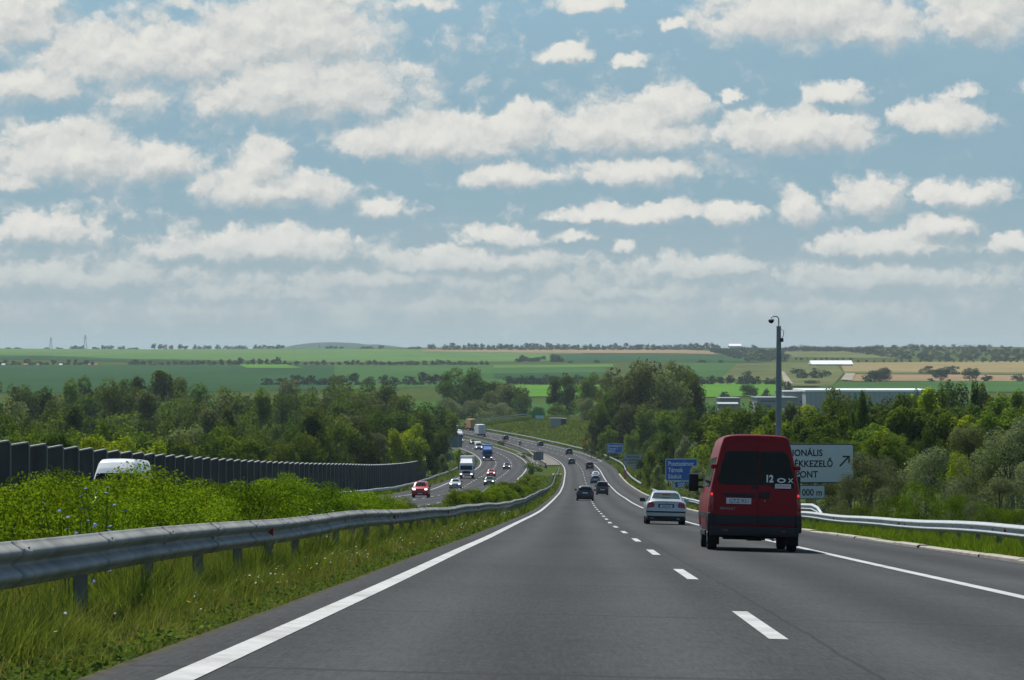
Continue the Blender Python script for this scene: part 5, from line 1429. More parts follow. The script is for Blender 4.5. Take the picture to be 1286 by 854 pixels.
white_van(141, 122, 'white high-roofed van whose roof shows above the median hedge')
white_van(601.6, d_at_row(565.3, -12), 'white van with lit headlamps behind the blue lorry on the bend')

# ---- lorries
def lorry(px, d, paint, boxmat, label, rev=True, H=4.1, L=9.5, artic=False, cabc=None):
    e = empty('lorry'); tag(e, label, 'lorry')
    cabm = cabc or paint
    e.matrix_world = frame_at(u_of(px, d), d + L / 2, rev)
    hl = L / 2; W = 2.5
    # load box
    bx = MB().box((0, -hl + (L - 2.5) / 2, .98 + (H - .98) / 2), (W, L - 2.5, H - .98), None, .05).build('load_box', boxmat, e)
    rim = MB()
    for s in (-1, 1):
        rim.box((s * (W / 2 - .02), -hl - .012, .98 + (H - .98) / 2), (.07, .04, H - .96)); rim.box((0, -hl - .012, .98 + (H - .98) * (.5 + .5 * s) - .0), (W, .04, .08))
    rim.box((0, -hl - .012, .98 + (H - .98) / 2), (.04, .04, H - 1.0))
    for s in (-1, 1):
        rim.box((s * .35, -hl - .02, .98 + (H - .98) / 2), (.04, .05, H - 1.1)); 
    rim.build('rear_doors', M_RIM if boxmat is not PC['blue'] else boxmat, bx)
    MB().box((0, -.6, .80), (1.1, L - 1.4, .26)).box((0, -hl + .1, .62), (2.3, .12, .16)).build('chassis', M_UNDER, e)
    # cab
    y0 = hl - 2.3; yf = hl
    hc = 2.95 if not artic else 3.05
    cb = MB()
    prof = [(y0, .55), (yf - .02, .55), (yf, .9), (yf, 1.55), (yf - .10, 2.35), (yf - .30, hc - .05), (yf - .55, hc), (y0, hc)]
    vs = [(x, y, z) for x in (-W / 2 + .02, W / 2 - .02) for y, z in prof]; n = len(prof)
    cb.add(vs, [(k, (k + 1) % n, n + (k + 1) % n, n + k) for k in range(n)] + [tuple(range(n - 1, -1, -1)), tuple(range(n, 2 * n))])
    c = cb.build('cab', cabm, e)
    bvm = c.modifiers.new('b', 'BEVEL'); bvm.width = .07; bvm.segments = 2; bvm.limit_method = 'ANGLE'
    dg = bpy.context.evaluated_depsgraph_get(); me = bpy.data.meshes.new_from_object(c.evaluated_get(dg)); c.modifiers.clear(); c.data = me
    bv = bvh_of(c)
    decal(bv, [(-1.12, 1.62), (1.12, 1.62), (1.08, 2.42), (-1.08, 2.42)], '+y', M_GLASS, 'windscreen', c, .012)
    decal(bv, rr(-.72, .72, .95, 1.42, .05), '+y', M_TRIM, 'grille', c, .012)
    decal(bv, rr(-1.18, 1.18, .58, .70, .03), '+y', M_TRIM, 'front_bumper', c, .03)
    for s in (-1, 1):
        decal(bv, rr(*sorted((s * .78, s * 1.14)), .76, .94, .03), '+y', M_HEAD, 'headlight', c, .03)
        decal(bv, [(y0 + .5, 1.65), (yf - .25, 1.65), (yf - .35, 2.4), (y0 + .5, 2.4)], '-x' if s < 0 else '+x', M_GLASS, 'side_window', c, .01)
        MB().box((s * 1.42, yf - .1, 2.05), (.20, .10, .55), None, .03).box((s * 1.30, yf - .15, 2.25), (.2, .04, .04)).build('mirror', M_TRIM, e)
        MB().box((s * .85, -hl - .03, .78), (.40, .04, .12)).build('tail_light', M_LAMP, e)
    # wind deflector on the cab roof
    df = MB().prism([(-1.15, hc), (1.15, hc), (1.02, min(H - .15, hc + .75)), (-1.02, min(H - .15, hc + .75))], y0 + .15, y0 + .5)
    df.add([(-1.1, yf - .6, hc - .01), (1.1, yf - .6, hc - .01), (1.0, y0 + .5, min(H - .17, hc + .73)), (-1.0, y0 + .5, min(H - .17, hc + .73))], [(0, 1, 2, 3)])
    df.build('wind_deflector', cabm, c)
    for wy in (hl - 1.35, -hl + 1.6, -hl + 2.8):
        for s in (-1, 1):
            r = .5
            o = MB().lathe([(-.14, r * .6), (-.14, r * .94), (-.10, r), (.10, r), (.14, r * .94), (.14, r * .6)], 24, 'x').build('wheel', M_TYRE, e, True); o.location = (s * 1.07, wy, r)
            rm = MB().lathe([(-.02, r * .55), (.02, r * .5), (.0, r * .2), (.04, r * .12)], 16, 'x').build('rim', M_RIM, o, True); rm.location = (s * .12, 0, 0); rm.scale = (s, 1, 1)
    return e
M_TARP = simple('white_tarpaulin', (.62, .64, .64), .6, .3, var=.06); M_BTARP = simple('blue_tarpaulin', (.022, .13, .42), .55, .3, var=.15); M_OTARP = simple('orange_tarpaulin', (.55, .30, .10), .6, .3, var=.1)
lorry(585.5, d_at_row(601.2, -15), PC['white'], M_TARP, 'white lorry with high box and lit headlamps coming up the slow lane', H=4.15)
lorry(612.3, d_at_row(578.6, -14), PC['blue'], M_BTARP, 'blue lorry with lit headlamps coming up behind the white one', H=4.0)
lorry(606.0, 1062, PC['white'], M_TARP, 'white box lorry seen from behind on the far bend', rev=False, H=4.0, L=10)
lorry(595.5, 1120, PC['orange'], M_OTARP, 'orange lorry just ahead of the white box lorry on the far bend', rev=False, H=4.0, L=10)
lorry(577.0, 1010, PC['white'], M_TARP, 'white lorry whose roof shows over the grey panel back at the left bend', rev=True, H=3.9)
# ------------------------------------------------------------------ guardrails
M_ZINC = simple('galvanised_steel', (.265, .265, .245), .68, .2, .05, var=.38, scale=1.6)
M_ZINC2 = simple('bright_galvanised_steel', (.43, .45, .45), .5, .4, .15, var=.12, scale=2.2)
M_POST = simple('dull_post_steel', (.19, .18, .165), .7, .4, .3, var=.25)
M_REFL = simple('red_reflector', (.42, .02, .02), .35, .5)
M_BOLT = simple('dark_bolt', (.03, .03, .03), .6, .3)
def wprofile():
    # W-beam seen from the road side: (outwards, up) from the bottom edge
    P = []
    for t in np.linspace(0, 1, 23):
        z = -.155 + .31 * t
        P.append((.0415 * (1 - math.cos(4 * math.pi * t)) , z))
    return P
def w_rail(name, label, upath, d0, d1, top, side, mat, post_step=4.0, post_u=.18, reflectors=(), bolts=None, zoff=None, post_from=None, group=None, cat='guardrail', fine=True):
    """upath(d): offset of the beam; side +1 faces right, -1 faces left"""
    g0 = Vector((float(LX(d0)) + float(upath(d0)), d0, float(ground(LX(d0) + upath(d0), d0))))
    e = empty('guardrail', g0); tag(e, label, cat, group)
    o3 = lambda p: (p[0] - g0.x, p[1] - g0.y, p[2] - g0.z)
    dd = []; d = d0
    while d < d1: dd.append(d); d += 1.0 if (d < 120 and fine) else (3.0 if d < 400 else 6.0)
    dd.append(d1)
    prof = wprofile() if fine else wprofile()[::2]
    V = []; n = len(prof)
    rs = np.random.default_rng(int(d0 * 7 + abs(float(upath(d0))) * 100))
    ph = rs.uniform(0, 6, 4)
    def wob(d): return .012 * math.sin(d / 3.1 + ph[0]) + .010 * math.sin(d / 1.35 + ph[1]), .014 * math.sin(d / 4.2 + ph[2]) + .022 * math.sin(d / 11 + ph[3])
    def ztop(d):
        u = float(upath(d)); return float(road_z(u if u < 0 else min(u, 12), d)) + top + (zoff(d) if zoff else 0)
    for q in dd:
        wu, wz = wob(q); x = float(LX(q)) + float(upath(q)) + wu; zc = ztop(q) - .155 + wz
        for (a, z) in prof: V.append(o3((x + side * a, q, zc + z)))
    F = [(i * n + k, i * n + k + 1, (i + 1) * n + k + 1, (i + 1) * n + k) for i in range(len(dd) - 1) for k in range(n - 1)]
    for q0 in (bolts or []):       # lapped ends of the four-metre beams
        b0 = len(V)
        for q in (q0 - .17, q0 - .165, q0 + .165, q0 + .17):
            wu, wz = wob(q); x = float(LX(q)) + float(upath(q)) + wu; zc = ztop(q) - .155 + wz; lift = .009 if abs(q - q0) < .168 else -.002
            for (a, z) in prof: V.append(o3((x + side * (a + lift), q, zc + z * 1.006)))
        F += [(b0 + i * n + k, b0 + i * n + k + 1, b0 + (i + 1) * n + k + 1, b0 + (i + 1) * n + k) for i in range(3) for k in range(n - 1)]
    me = np_mesh('rail', V, np.array(F), True); rail = link_mesh('rail', me, e, mat)
    sm = rail.modifiers.new('t', 'SOLIDIFY'); sm.thickness = .006; sm.offset = -1 * side
    # posts with a spacer block; nearest hundred as parts
    ps = []; d = d0 + post_step * .6
    while d < d1: ps.append(d); d += post_step
    for q in ps[:90]:
        u = float(upath(q)) - side * post_u; x = float(LX(q)) + u; gz = float(ground(x, q)); zt = ztop(q) - .03
        m = MB(); h = zt - gz + .2
        c = (x - g0.x, q - g0.y, gz - .2 + h / 2 - g0.z)
        m.box(c, (.012, .055, h)); m.box((c[0] + side * .05, c[1] - .024, c[2]), (.10, .007, h)); m.box((c[0] + side * .05, c[1] + .024, c[2]), (.10, .007, h))
        m.box((c[0] + side * (.10 + (post_u - .10) / 2), c[1], zt - .155 + .03 - g0.z), (post_u - .06, .10, .20))
        m.build('post', M_POST, e)
    if len(ps) > 90:
        m = MB()
        for q in ps[90:]:
            u = float(upath(q)) - side * post_u; x = float(LX(q)) + u; gz = float(ground(x, q)); zt = ztop(q) - .03
            m.box((x - g0.x, q - g0.y, (gz - .1 + zt) / 2 - g0.z), (.10, .06, zt - gz + .1))
        pp = m.build('far_posts', M_POST, e); pp['kind'] = 'stuff'
    for q in reflectors:
        x = float(LX(q)) + float(upath(q)) + wob(q)[0]; zc = ztop(q) - .155 + wob(q)[1]
        c = (x + side * .016 - g0.x, q - g0.y, zc - g0.z)
        MB().box(c, (.030, .17, .06), None, .006).prism([(c[0] - .004, c[2] - .085), (c[0] + side * .05, c[2] - .055), (c[0] + side * .05, c[2] + .055), (c[0] - .004, c[2] + .085)], c[1] - .10, c[1] - .085).build('reflector', M_REFL, e)
    if bolts:
        m = MB()
        for q in bolts:
            x = float(LX(q)) + float(upath(q)) + wob(q)[0]; zc = ztop(q) - .155 + wob(q)[1]
            for dq in (-.11, .11):
                m.box((x + side * .006 - g0.x, q + dq - g0.y, zc - g0.z), (.010, .06, .036), None, .004)
                m.box((x + side * .080 - g0.x, q + dq - g0.y, zc + .100 - g0.z), (.010, .05, .018), None, .003)
        m.build('bolts', M_BOLT, e)
    return e
def rails():
    up = lambda d: -1.52 - .15 * math.sin(d / 40) + 0 * d
    w_rail('guardrail', 'long weathered steel guardrail along the left verge with tall grass under it', up, 11, 690, .70, 1, M_ZINC, 4.0, .20, reflectors=(39.5, 67.5, 95.5, 123.5, 151.5), bolts=[13.4 + 4.0 * k for k in range(26)])
    ur = lambda d: 12.2 + .4 * math.sin((d - 40) / 60.0)
    zr = lambda d: .33 + .0 * d
    w_rail('guardrail', 'bright steel guardrail on the right verge below the silver bushes', lambda d: 12.2 + 0 * d, 38, 430, .66, -1, M_ZINC2, 4.0, .20, reflectors=(74, 98, 122))
    # the second, higher beam that starts at the kink and protects the signs
    w_rail('guardrail', 'second higher steel beam starting with a bent end beside the white sign', lambda d: 12.5 + 0 * d, 131, 240, 1.02, -1, M_ZINC2, 4.0, .22, zoff=lambda d: -.40 * (1 - min(1, max(0, (d - 131) / 4))))
    w_rail('guardrail', 'right guardrail running up past the grey-white sign and round the far bend', lambda d: 12.3 + 1.2 * sstep(620, 760, d), 500, 1300, .75, -1, M_ZINC2, 8.0, .2, fine=False)
    w_rail('guardrail', 'guardrail on the far left shoulder in front of the noise barrier', lambda d: OU(d) - 3.6, 180, 1000, .75, 1, M_ZINC2, 8.0, .2, fine=False)
    mv = lambda d: float(np.interp(d, [742, 790, 850, 960, 1400], [-4.2, -5.2, -5.6, -2.4, -2.2]))
    dd = np.arange(742, 1400, 7.0); g0 = Vector((float(LX(742)) + mv(742), 742.0, float(ground(LX(742) + mv(742), 742.0))))
    e = empty('median_barrier', g0); tag(e, 'dark stained median barrier wall round the far bend', 'barrier wall')
    for nm, prof, mt in (('wall', [(-.28, -.3), (-.28, .12), (-.12, .40), (-.09, .98), (.09, .98), (.12, .40), (.28, .12), (.28, -.3)], simple('stained_concrete', (.085, .088, .085), .85, .2, var=.35, scale=.4)), ('coping', [(-.11, .985), (-.11, 1.05), (.11, 1.05), (.11, .985)], M_CONC)):
        V = []; n = len(prof)
        for q in dd:
            x = float(LX(q)) + mv(q); z = float(road_z(mv(q), q))
            V += [(x + a_ - g0.x, q - g0.y, z + b_ - g0.z) for a_, b_ in prof]
        MB().add(V, [(i * n + k, i * n + (k + 1) % n, (i + 1) * n + (k + 1) % n, (i + 1) * n + k) for i in range(len(dd) - 1) for k in range(n)] + [tuple(range(n)), tuple(range((len(dd) - 1) * n, len(dd) * n))]).build(nm, mt, e)
    w_rail('guardrail', 'median guardrail beside the oncoming inner lane on the far bend', lambda d: OU(d) + 12.4, 640, 1400, .75, -1, M_ZINC, 8.0, .2, fine=False)
    # guardrail on the slip road bank
    P = [(575, 536, 1125), (600, 530.5, 1155), (632, 525.5, 1180), (665, 522, 1205)]
    g0 = gpt(575, 1125); e = empty('guardrail', g0); tag(e, 'pale guardrail climbing right along the slip road above the lorries', 'guardrail')
    pts = []
    for (px, py, d) in P:
        q = at(px, py, d); pts.append(Vector((q.x, q.y, max(q.z, gpt(px, d).z + .3) + .7)) - g0)
    m = MB(); V = []
    for p in pts: V += [p + Vector((0, 0, -.17)), p + Vector((0, -.05, -.08)), p, p + Vector((0, -.05, .08)), p + Vector((0, 0, .17))]
    m.add(V, [(i * 5 + k, i * 5 + k + 1, (i + 1) * 5 + k + 1, (i + 1) * 5 + k) for i in range(3) for k in range(4)]).build('rail', M_ZINC2, e)
    for i in range(3):
        for t in (.1, .4, .7): 
            p = pts[i].lerp(pts[i + 1], t); MB().box(p + Vector((0, .1, -.45)), (.1, .08, 1.0)).build('post', M_POST, e)
rails()

# ------------------------------------------------------------------ noise barrier
def noise_barrier():
    M_PAN = simple('dark_barrier_panel', (.046, .047, .043), .9, .06, var=.4, scale=.35, bump=.2); M_PP = simple('barrier_post', (.20, .20, .19), .7, .3, var=.15); M_CAP = simple('barrier_cap', (.30, .30, .28), .7, .3)
    d0, d1, st = 112.0, 592.0, 5.0
    U = lambda d: OU(d) - 6.0 - .7 * (1 - float(sstep(200, 450, d)))
    g0 = Vector((float(LX(d0)) + float(U(d0)), d0, float(ground(LX(d0) + U(d0), d0))))
    e = empty('noise_barrier', g0); tag(e, 'long dark noise barrier of stepped panels left of the oncoming carriageway', 'noise barrier')
    d = d0; k = 0
    P = lambda q: Vector((float(LX(q)) + float(U(q)), q, 0))
    while d < d1 - .1:
        a, b = P(d), P(d + st); gz = min(float(ground(a.x, a.y)), float(ground(b.x, b.y)))
        zt = (float(ZR(d)) + float(ZR(d + st))) / 2 + 3.45; h = zt - gz + .2
        dr = (b - a); ang = math.atan2(-dr.x, dr.y); rot = Matrix.Rotation(ang, 3, 'Z'); c = (a + b) / 2
        ln = dr.length
        m = MB()
        m.box((c.x - g0.x, c.y - g0.y, gz - .2 + h / 2 - g0.z), (.12, ln - .22, h), rot)
        p = m.build('panel', M_PAN, e)
        MB().box((c.x - g0.x, c.y - g0.y, zt + .03 - g0.z), (.18, ln - .1, .06), rot).build('cap', M_CAP, p)
        MB().box((a.x - g0.x + .02, a.y - g0.y, gz - .3 + (h + .25) / 2 - g0.z), (.20, .18, h + .25), rot).build('post', M_PP, e)
        d += st; k += 1
noise_barrier()

# ------------------------------------------------------------------ signs
M_SBACK = simple('sign_back_aluminium', (.22, .25, .27), .6, .4, .3, var=.12); M_SPOST = simple('sign_post_steel', (.34, .35, .35), .55, .4, .5)
M_SWHITE = simple('white_sign_face', (.60, .64, .65), .45, .4, var=.04, scale=1.2); M_SBLUE = simple('blue_sign_face', (.015, .13, .50), .45, .4, var=.06); M_SBORD = simple('dark_green_border', (.03, .055, .05), .5, .3)
M_SGREEN = simple('green_sign_face', (.012, .18, .07), .45, .4, var=.06); M_SLIGHT = simple('pale_sign_border', (.42, .56, .68), .5, .3); M_SORANGE = simple('orange_sign_face', (.70, .16, .02), .45, .4)
M_SGREY = simple('grey_sign_face', (.30, .35, .36), .5, .3, var=.06)
def board(e, w, h, z, face, border, bw, name='board', r=.12, x=0, y=0):
    """a panel facing -Y with a raised border"""
    back = MB().prism(rr(x - w / 2, x + w / 2, z, z + h, r), y, y + .05).build(name, M_SBACK, e)
    MB().prism(rr(x - w / 2 + .004, x + w / 2 - .004, z + .004, z + h - .004, r), y - .006, y - .002).build('border', border, back)
    MB().prism(rr(x - w / 2 + bw, x + w / 2 - bw, z + bw, z + h - bw, r * .7), y - .011, y - .0065).build('face', face, back)
    return back
def sign_root(name, px, d, label, cat, z=None):
    g = gpt(px, d); e = empty(name, g, 0); tag(e, label, cat); return e, g
def posts(e, xs, top, r=.06, y=.12):
    for x in xs:
        MB().tube([(x, y, -.3), (x, y, top)], r, 10).build('post', M_SPOST, e)
def white_sign():
    d = 170.0; s = d / FOC
    xr = (1073 - 643) * s; xl = xr - 4.55; px = 643 + (xl + xr) / 2 / s
    e, g = sign_root('direction_sign', px, d, 'white direction sign with black arrow behind the red van', 'sign')
    zt = 1.0 - (557 - 440) * s - g.z; zb = 1.0 - (607 - 440) * s - g.z
    w = xr - xl; h = zt - zb
    b = board(e, w, h, zb, M_SWHITE, M_SBORD, .07)
    y = -.0125
    lx = (1008 - 643) * s - g.x
    def ln(t, pxr, pyb, cap):
        # right edge of the line at pxr, baseline at pyb
        zz = 1.0 - (pyb - 440) * s - g.z
        text_obj('lettering', t, cap / .729, M_BLACKTXT, b, Matrix.Translation(((pxr - 643) * s - g.x, y, zz)) @ Matrix.Rotation(R(90), 4, 'X'), .001, 'RIGHT', .88, 1.03, .012)
    ln('REGIONÁLIS', 1033, 572.6, .355); ln('HULLADÉKKEZELŐ', 1046, 586.2, .355); ln('KÖZPONT', 1027, 599.6, .355)
    # arrow to the upper right
    ax, az = (1054.5 - 643) * s - g.x, 1.0 - (585.5 - 440) * s - g.z; bx, bz = (1066 - 643) * s - g.x, 1.0 - (573.5 - 440) * s - g.z
    t = .042
    m = MB(); dx, dz = bx - ax, bz - az; L = math.hypot(dx, dz); nx, nz = -dz / L * t, dx / L * t
    m.prism([(ax - nx, az - nz), (ax + nx, az + nz), (bx + nx, bz + nz), (bx - nx, bz - nz)], y - .002, y)
    m.prism([(bx + .05, bz + .05), (bx - .33, bz + .05), (bx - .33, bz - .035), (bx + .05, bz - .035)], y - .005, y - .003)
    m.prism([(bx + .05, bz + .04), (bx + .05, bz - .32), (bx - .035, bz - .32), (bx - .035, bz + .04)], y - .008, y - .006)
    m.build('arrow', M_BLACKTXT, b)
    # distance plate below
    x0, x1 = (976 - 643) * s - g.x, (1036.5 - 643) * s - g.x; z0, z1 = 1.0 - (627 - 440) * s - g.z, 1.0 - (609 - 440) * s - g.z
    b2 = board(e, x1 - x0, z1 - z0, z0, M_SWHITE, M_SBORD, .05, 'distance_board', .08, (x0 + x1) / 2)
    text_obj('lettering', '1000 m', .36 / .729, M_BLACKTXT, b2, Matrix.Translation((x1 - .17, y, z0 + .2)) @ Matrix.Rotation(R(90), 4, 'X'), .001, 'RIGHT', .86, 1.0, .008)
    posts(e, (-1.4, .2, 1.5), zt - .1)
white_sign()
def blue_sign():
    d = 350.0; s = d / FOC
    x0, x1 = 835.5, 876; px = (x0 + x1) / 2
    e, g = sign_root('motorway_exit_sign', px, d, 'blue exit sign lettered Pusztazámor Tárnok Sóskút, half covered by a bush', 'sign')
    Z = lambda py: 1.0 - (py - 440) * s - g.z
    b = board(e, (x1 - x0) * s, Z(576) - Z(604), Z(604), M_SBLUE, M_SLIGHT, .09, 'board', .18)
    for t, py in (('Pusztazámor', 584.8), ('Tárnok', 592.8), ('Sóskút', 600.8)):
        text_obj('lettering', t, .50 / .729, M_WHITETXT, b, Matrix.Translation(((839 - 643) * s - g.x, -.0125, Z(py))) @ Matrix.Rotation(R(90), 4, 'X'), .001, 'LEFT', .80, 1.0, .012)
    b2 = board(e, 24 * s, 8.6 * s, Z(613), M_SBLUE, M_SLIGHT, .06, 'distance_board', .1, (859 - px) * s)
    text_obj('lettering', '500 m', .48 / .729, M_WHITETXT, b2, Matrix.Translation(((859 - px) * s, -.0125, Z(611.4))) @ Matrix.Rotation(R(90), 4, 'X'), .001, 'CENTER', .85, 1.0, .01)
    posts(e, (-1.0, 1.0), Z(577))
blue_sign()
def far_blue_sign():
    d = 800.0; s = d / FOC; px = 772
    e, g = sign_root('motorway_exit_sign', px, d, 'smaller farther blue sign with three white lines before the poplars', 'sign')
    Z = lambda py: 1.0 - (py - 440) * s - g.z
    b = board(e, 19.5 * s, 12 * s, Z(569), M_SBLUE, M_SLIGHT, .10, 'board', .2)
    for t, py, x in (('Pusztazámor', 561.0, 763.5), ('Tárnok 7', 564.6, 763.5), ('Sóskút', 567.6, 763.5)):
        text_obj('lettering', t, .52 / .729, M_WHITETXT, b, Matrix.Translation(((x - 643) * s - g.x, -.0125, Z(py))) @ Matrix.Rotation(R(90), 4, 'X'), .001, 'LEFT', .95, 1.0, .012)
    posts(e, (-1.3, 1.3), Z(558))
far_blue_sign()
def grey_sign():
    d = 620.0; s = d / FOC; px = 797.5
    e, g = sign_root('direction_sign', px, d, 'grey-white sign with dark lines of text partly behind a bush', 'sign')
    Z = lambda py: 1.0 - (py - 440) * s - g.z
    b = board(e, 29 * s, 14 * s, Z(584.5), M_SGREY, M_SBACK, .08, 'board', .15)
    for t, py, x, al in (('REGIONÁLIS', 574.8, 795, 'CENTER'), ('HULLADÉKKEZELŐ', 578.6, 795, 'CENTER'), ('KÖZPONT', 582.4, 795, 'CENTER')):
        text_obj('lettering', t, .42 / .729, M_BLACKTXT, b, Matrix.Translation(((x - 643) * s - g.x, -.0125, Z(py))) @ Matrix.Rotation(R(90), 4, 'X'), .001, al, .78, 1.0, .01)
    b2 = board(e, 12 * s, 5 * s, Z(590), M_SGREY, M_SBACK, .05, 'distance_board', .1, .3)
    text_obj('lettering', '500 m', .45, M_BLACKTXT, b2, Matrix.Translation((.3, -.0125, Z(589))) @ Matrix.Rotation(R(90), 4, 'X'), .001, 'CENTER', .85)
    posts(e, (-1.3, 1.3), Z(571))
grey_sign()
def green_sign():
    d = 1190.0; s = d / FOC; px = 675
    e, g = sign_root('green_board', px, d, 'green board with a pale lower field on the bank beyond the bend', 'sign')
    Z = lambda py: 1.0 - (py - 440) * s - g.z
    b = board(e, 14.5 * s, 10 * s, Z(526), M_SGREEN, M_SGREEN, .08, 'board', .1)
    MB().box((.8, -.02, (Z(525.6) + Z(521.8)) / 2), (10.5 * s, .012, 3.8 * s)).build('pale_field', M_SLIGHT, b)
    posts(e, (-1.5, 1.5), Z(518), .08)
green_sign()
def orange_sign():
    d = 870.0; s = d / FOC; px = 733.3
    e, g = sign_root('orange_board', px, d, 'small orange board on a post at the bank left of the farther blue sign', 'sign')
    Z = lambda py: 1.0 - (py - 440) * s - g.z
    board(e, 5.6 * s, 3.6 * s, Z(556.5), M_SORANGE, M_SORANGE, .05, 'board', .08)
    posts(e, (0,), Z(553.5))
orange_sign()
def panel_backs():
    d = 750.0; s = d / FOC; px = 570.5
    e, g = sign_root('sign_back', px, d, 'grey-green backs of two stacked sign panels at the left shoulder', 'sign')
    Z = lambda py: 1.0 - (py - 440) * s - g.z
    def backp(x0, x1, y0, y1, mat):
        w = (x1 - x0) * s; cx = ((x0 + x1) / 2 - px) * s
        m = MB().prism(rr(cx - w / 2, cx + w / 2, Z(y1), Z(y0), .1), 0, .06)
        for t in (.25, .75): m.box((cx, -.03, Z(y1) + (Z(y0) - Z(y1)) * t), (w * .96, .05, .10))
        m.build('panel', mat, e)
    backp(560, 580.5, 548, 562, simple('grey_green_panel_back', (.16, .22, .22), .6, .3, .2)); backp(560, 572, 569, 578, simple('blue_grey_panel_back', (.12, .17, .22), .6, .3, .2))
    posts(e, (-.7, .9), Z(548), .09, -.1)
    d = 780.0; s = d / FOC; px = 676.3
    e, g = sign_root('sign_back', px, d, 'slate grey back of a sign panel standing in the median', 'sign')
    Z = lambda py: 1.0 - (py - 440) * s - g.z
    m = MB().prism(rr(-6.2 * s, 6.2 * s, Z(578), Z(567.3), .1), 0, .06)
    for t in (.25, .75): m.box((0, -.03, Z(578) + (Z(567.3) - Z(578)) * t), (12 * s, .05, .10))
    m.build('panel', simple('slate_panel_back', (.13, .16, .18), .6, .3, .2), e)
    posts(e, (-.8, .8), Z(568), .08, -.1)
    d = 930.0; s = d / FOC; px = 653.2
    e, g = sign_root('sign_back', px, d, 'small dark sign back on a post in the far median', 'sign')
    Z = lambda py: 1.0 - (py - 440) * s - g.z
    MB().prism(rr(-1.6 * s, 1.6 * s, Z(559), Z(554.5), .08), 0, .05).build('panel', M_SBACK, e); posts(e, (0,), Z(555), .06, -.06)
panel_backs()
def marker_post():
    d = 590.0; s = d / FOC; px = 785
    e, g = sign_root('marker_post', px, d, 'reddish upright marker board at the gap in the right guardrail', 'marker')
    MB().box((0, 0, .85), (.55, .06, 1.9), None, .02).build('board', simple('faded_red_board', (.36, .13, .10), .6, .3, var=.25), e)
    MB().tube([(0, .08, -.3), (0, .08, 1.7)], .05, 8).build('post', M_SPOST, e)
    # yellow hose-like marker stake in the median
    d = 118.0; px = 509; g = gpt(px, d); e = empty('marker_stake', g); tag(e, 'yellow marker stake in the median grass in front of the red off-roader', 'stake')
    MB().tube([(0, 0, -.2), (.01, 0, .5), (.0, 0, 1.05)], .02, 8).build('stake', simple('yellow_stake', (.50, .40, .03), .6, .3, var=.3), e)
    m = MB()
    for z in (.42, .72, .98): m.box((.01, -.02, z), (.10, .04, .13), None, .015)
    m.build('tag', simple('yellow_tag', (.62, .46, .02), .6, .3, var=.2), e)
marker_post()
# ------------------------------------------------------------------ camera mast
def mast():
    d = 180.0; s = d / FOC; px = 978
    g = gpt(px, d); e = empty('camera_mast', g); tag(e, 'tall grey steel mast with a dome camera on a curved arm behind the red van', 'mast')
    M = simple('mast_steel', (.20, .235, .25), .5, .5, .5, var=.12)
    Z = lambda py: 1.0 - (py - 440) * s - g.z
    MB().tube([(0, 0, -.3), (0, 0, Z(480)), (0, 0, Z(411))], [.185, .165, .125], 14).build('pole', M, e, True)
    MB().lathe([(Z(411), .14), (Z(411) + .06, .14)], 14, 'z').build('pole_cap', M, e)
    arm = [(0, 0, Z(411)), (0, 0, Z(400)), (-.06, 0, Z(398.2)), (-.15, 0, Z(397.3)), (-.33, 0, Z(397.3)), (-.41, 0, Z(398.2)), (-.43, 0, Z(400))]
    a = MB().tube(arm, .035, 10).build('arm', M, e, True)
    MB().lathe([(Z(400.2), .05), (Z(400.6), .15), (Z(402), .17)], 16, 'z', (-.43, 0, 0)).build('camera_housing', simple('camera_white', (.62, .63, .62), .4, .4), e, True)
    MB().lathe([(Z(402), .165), (Z(404), .15), (Z(405.6), .09), (Z(406.2), .02)], 16, 'z', (-.43, 0, 0)).build('camera_dome', M_GLASS, e, True)
    MB().box((.15, 0, Z(427)), (.22, .25, .22), None, .03).build('junction_box', M_TRIM, e)
    MB().tube([(.12, 0, Z(413)), (.28, 0, Z(416)), (.26, 0, Z(422)), (.17, 0, Z(425))], .018, 6).build('cable', M_TRIM, e)
mast()

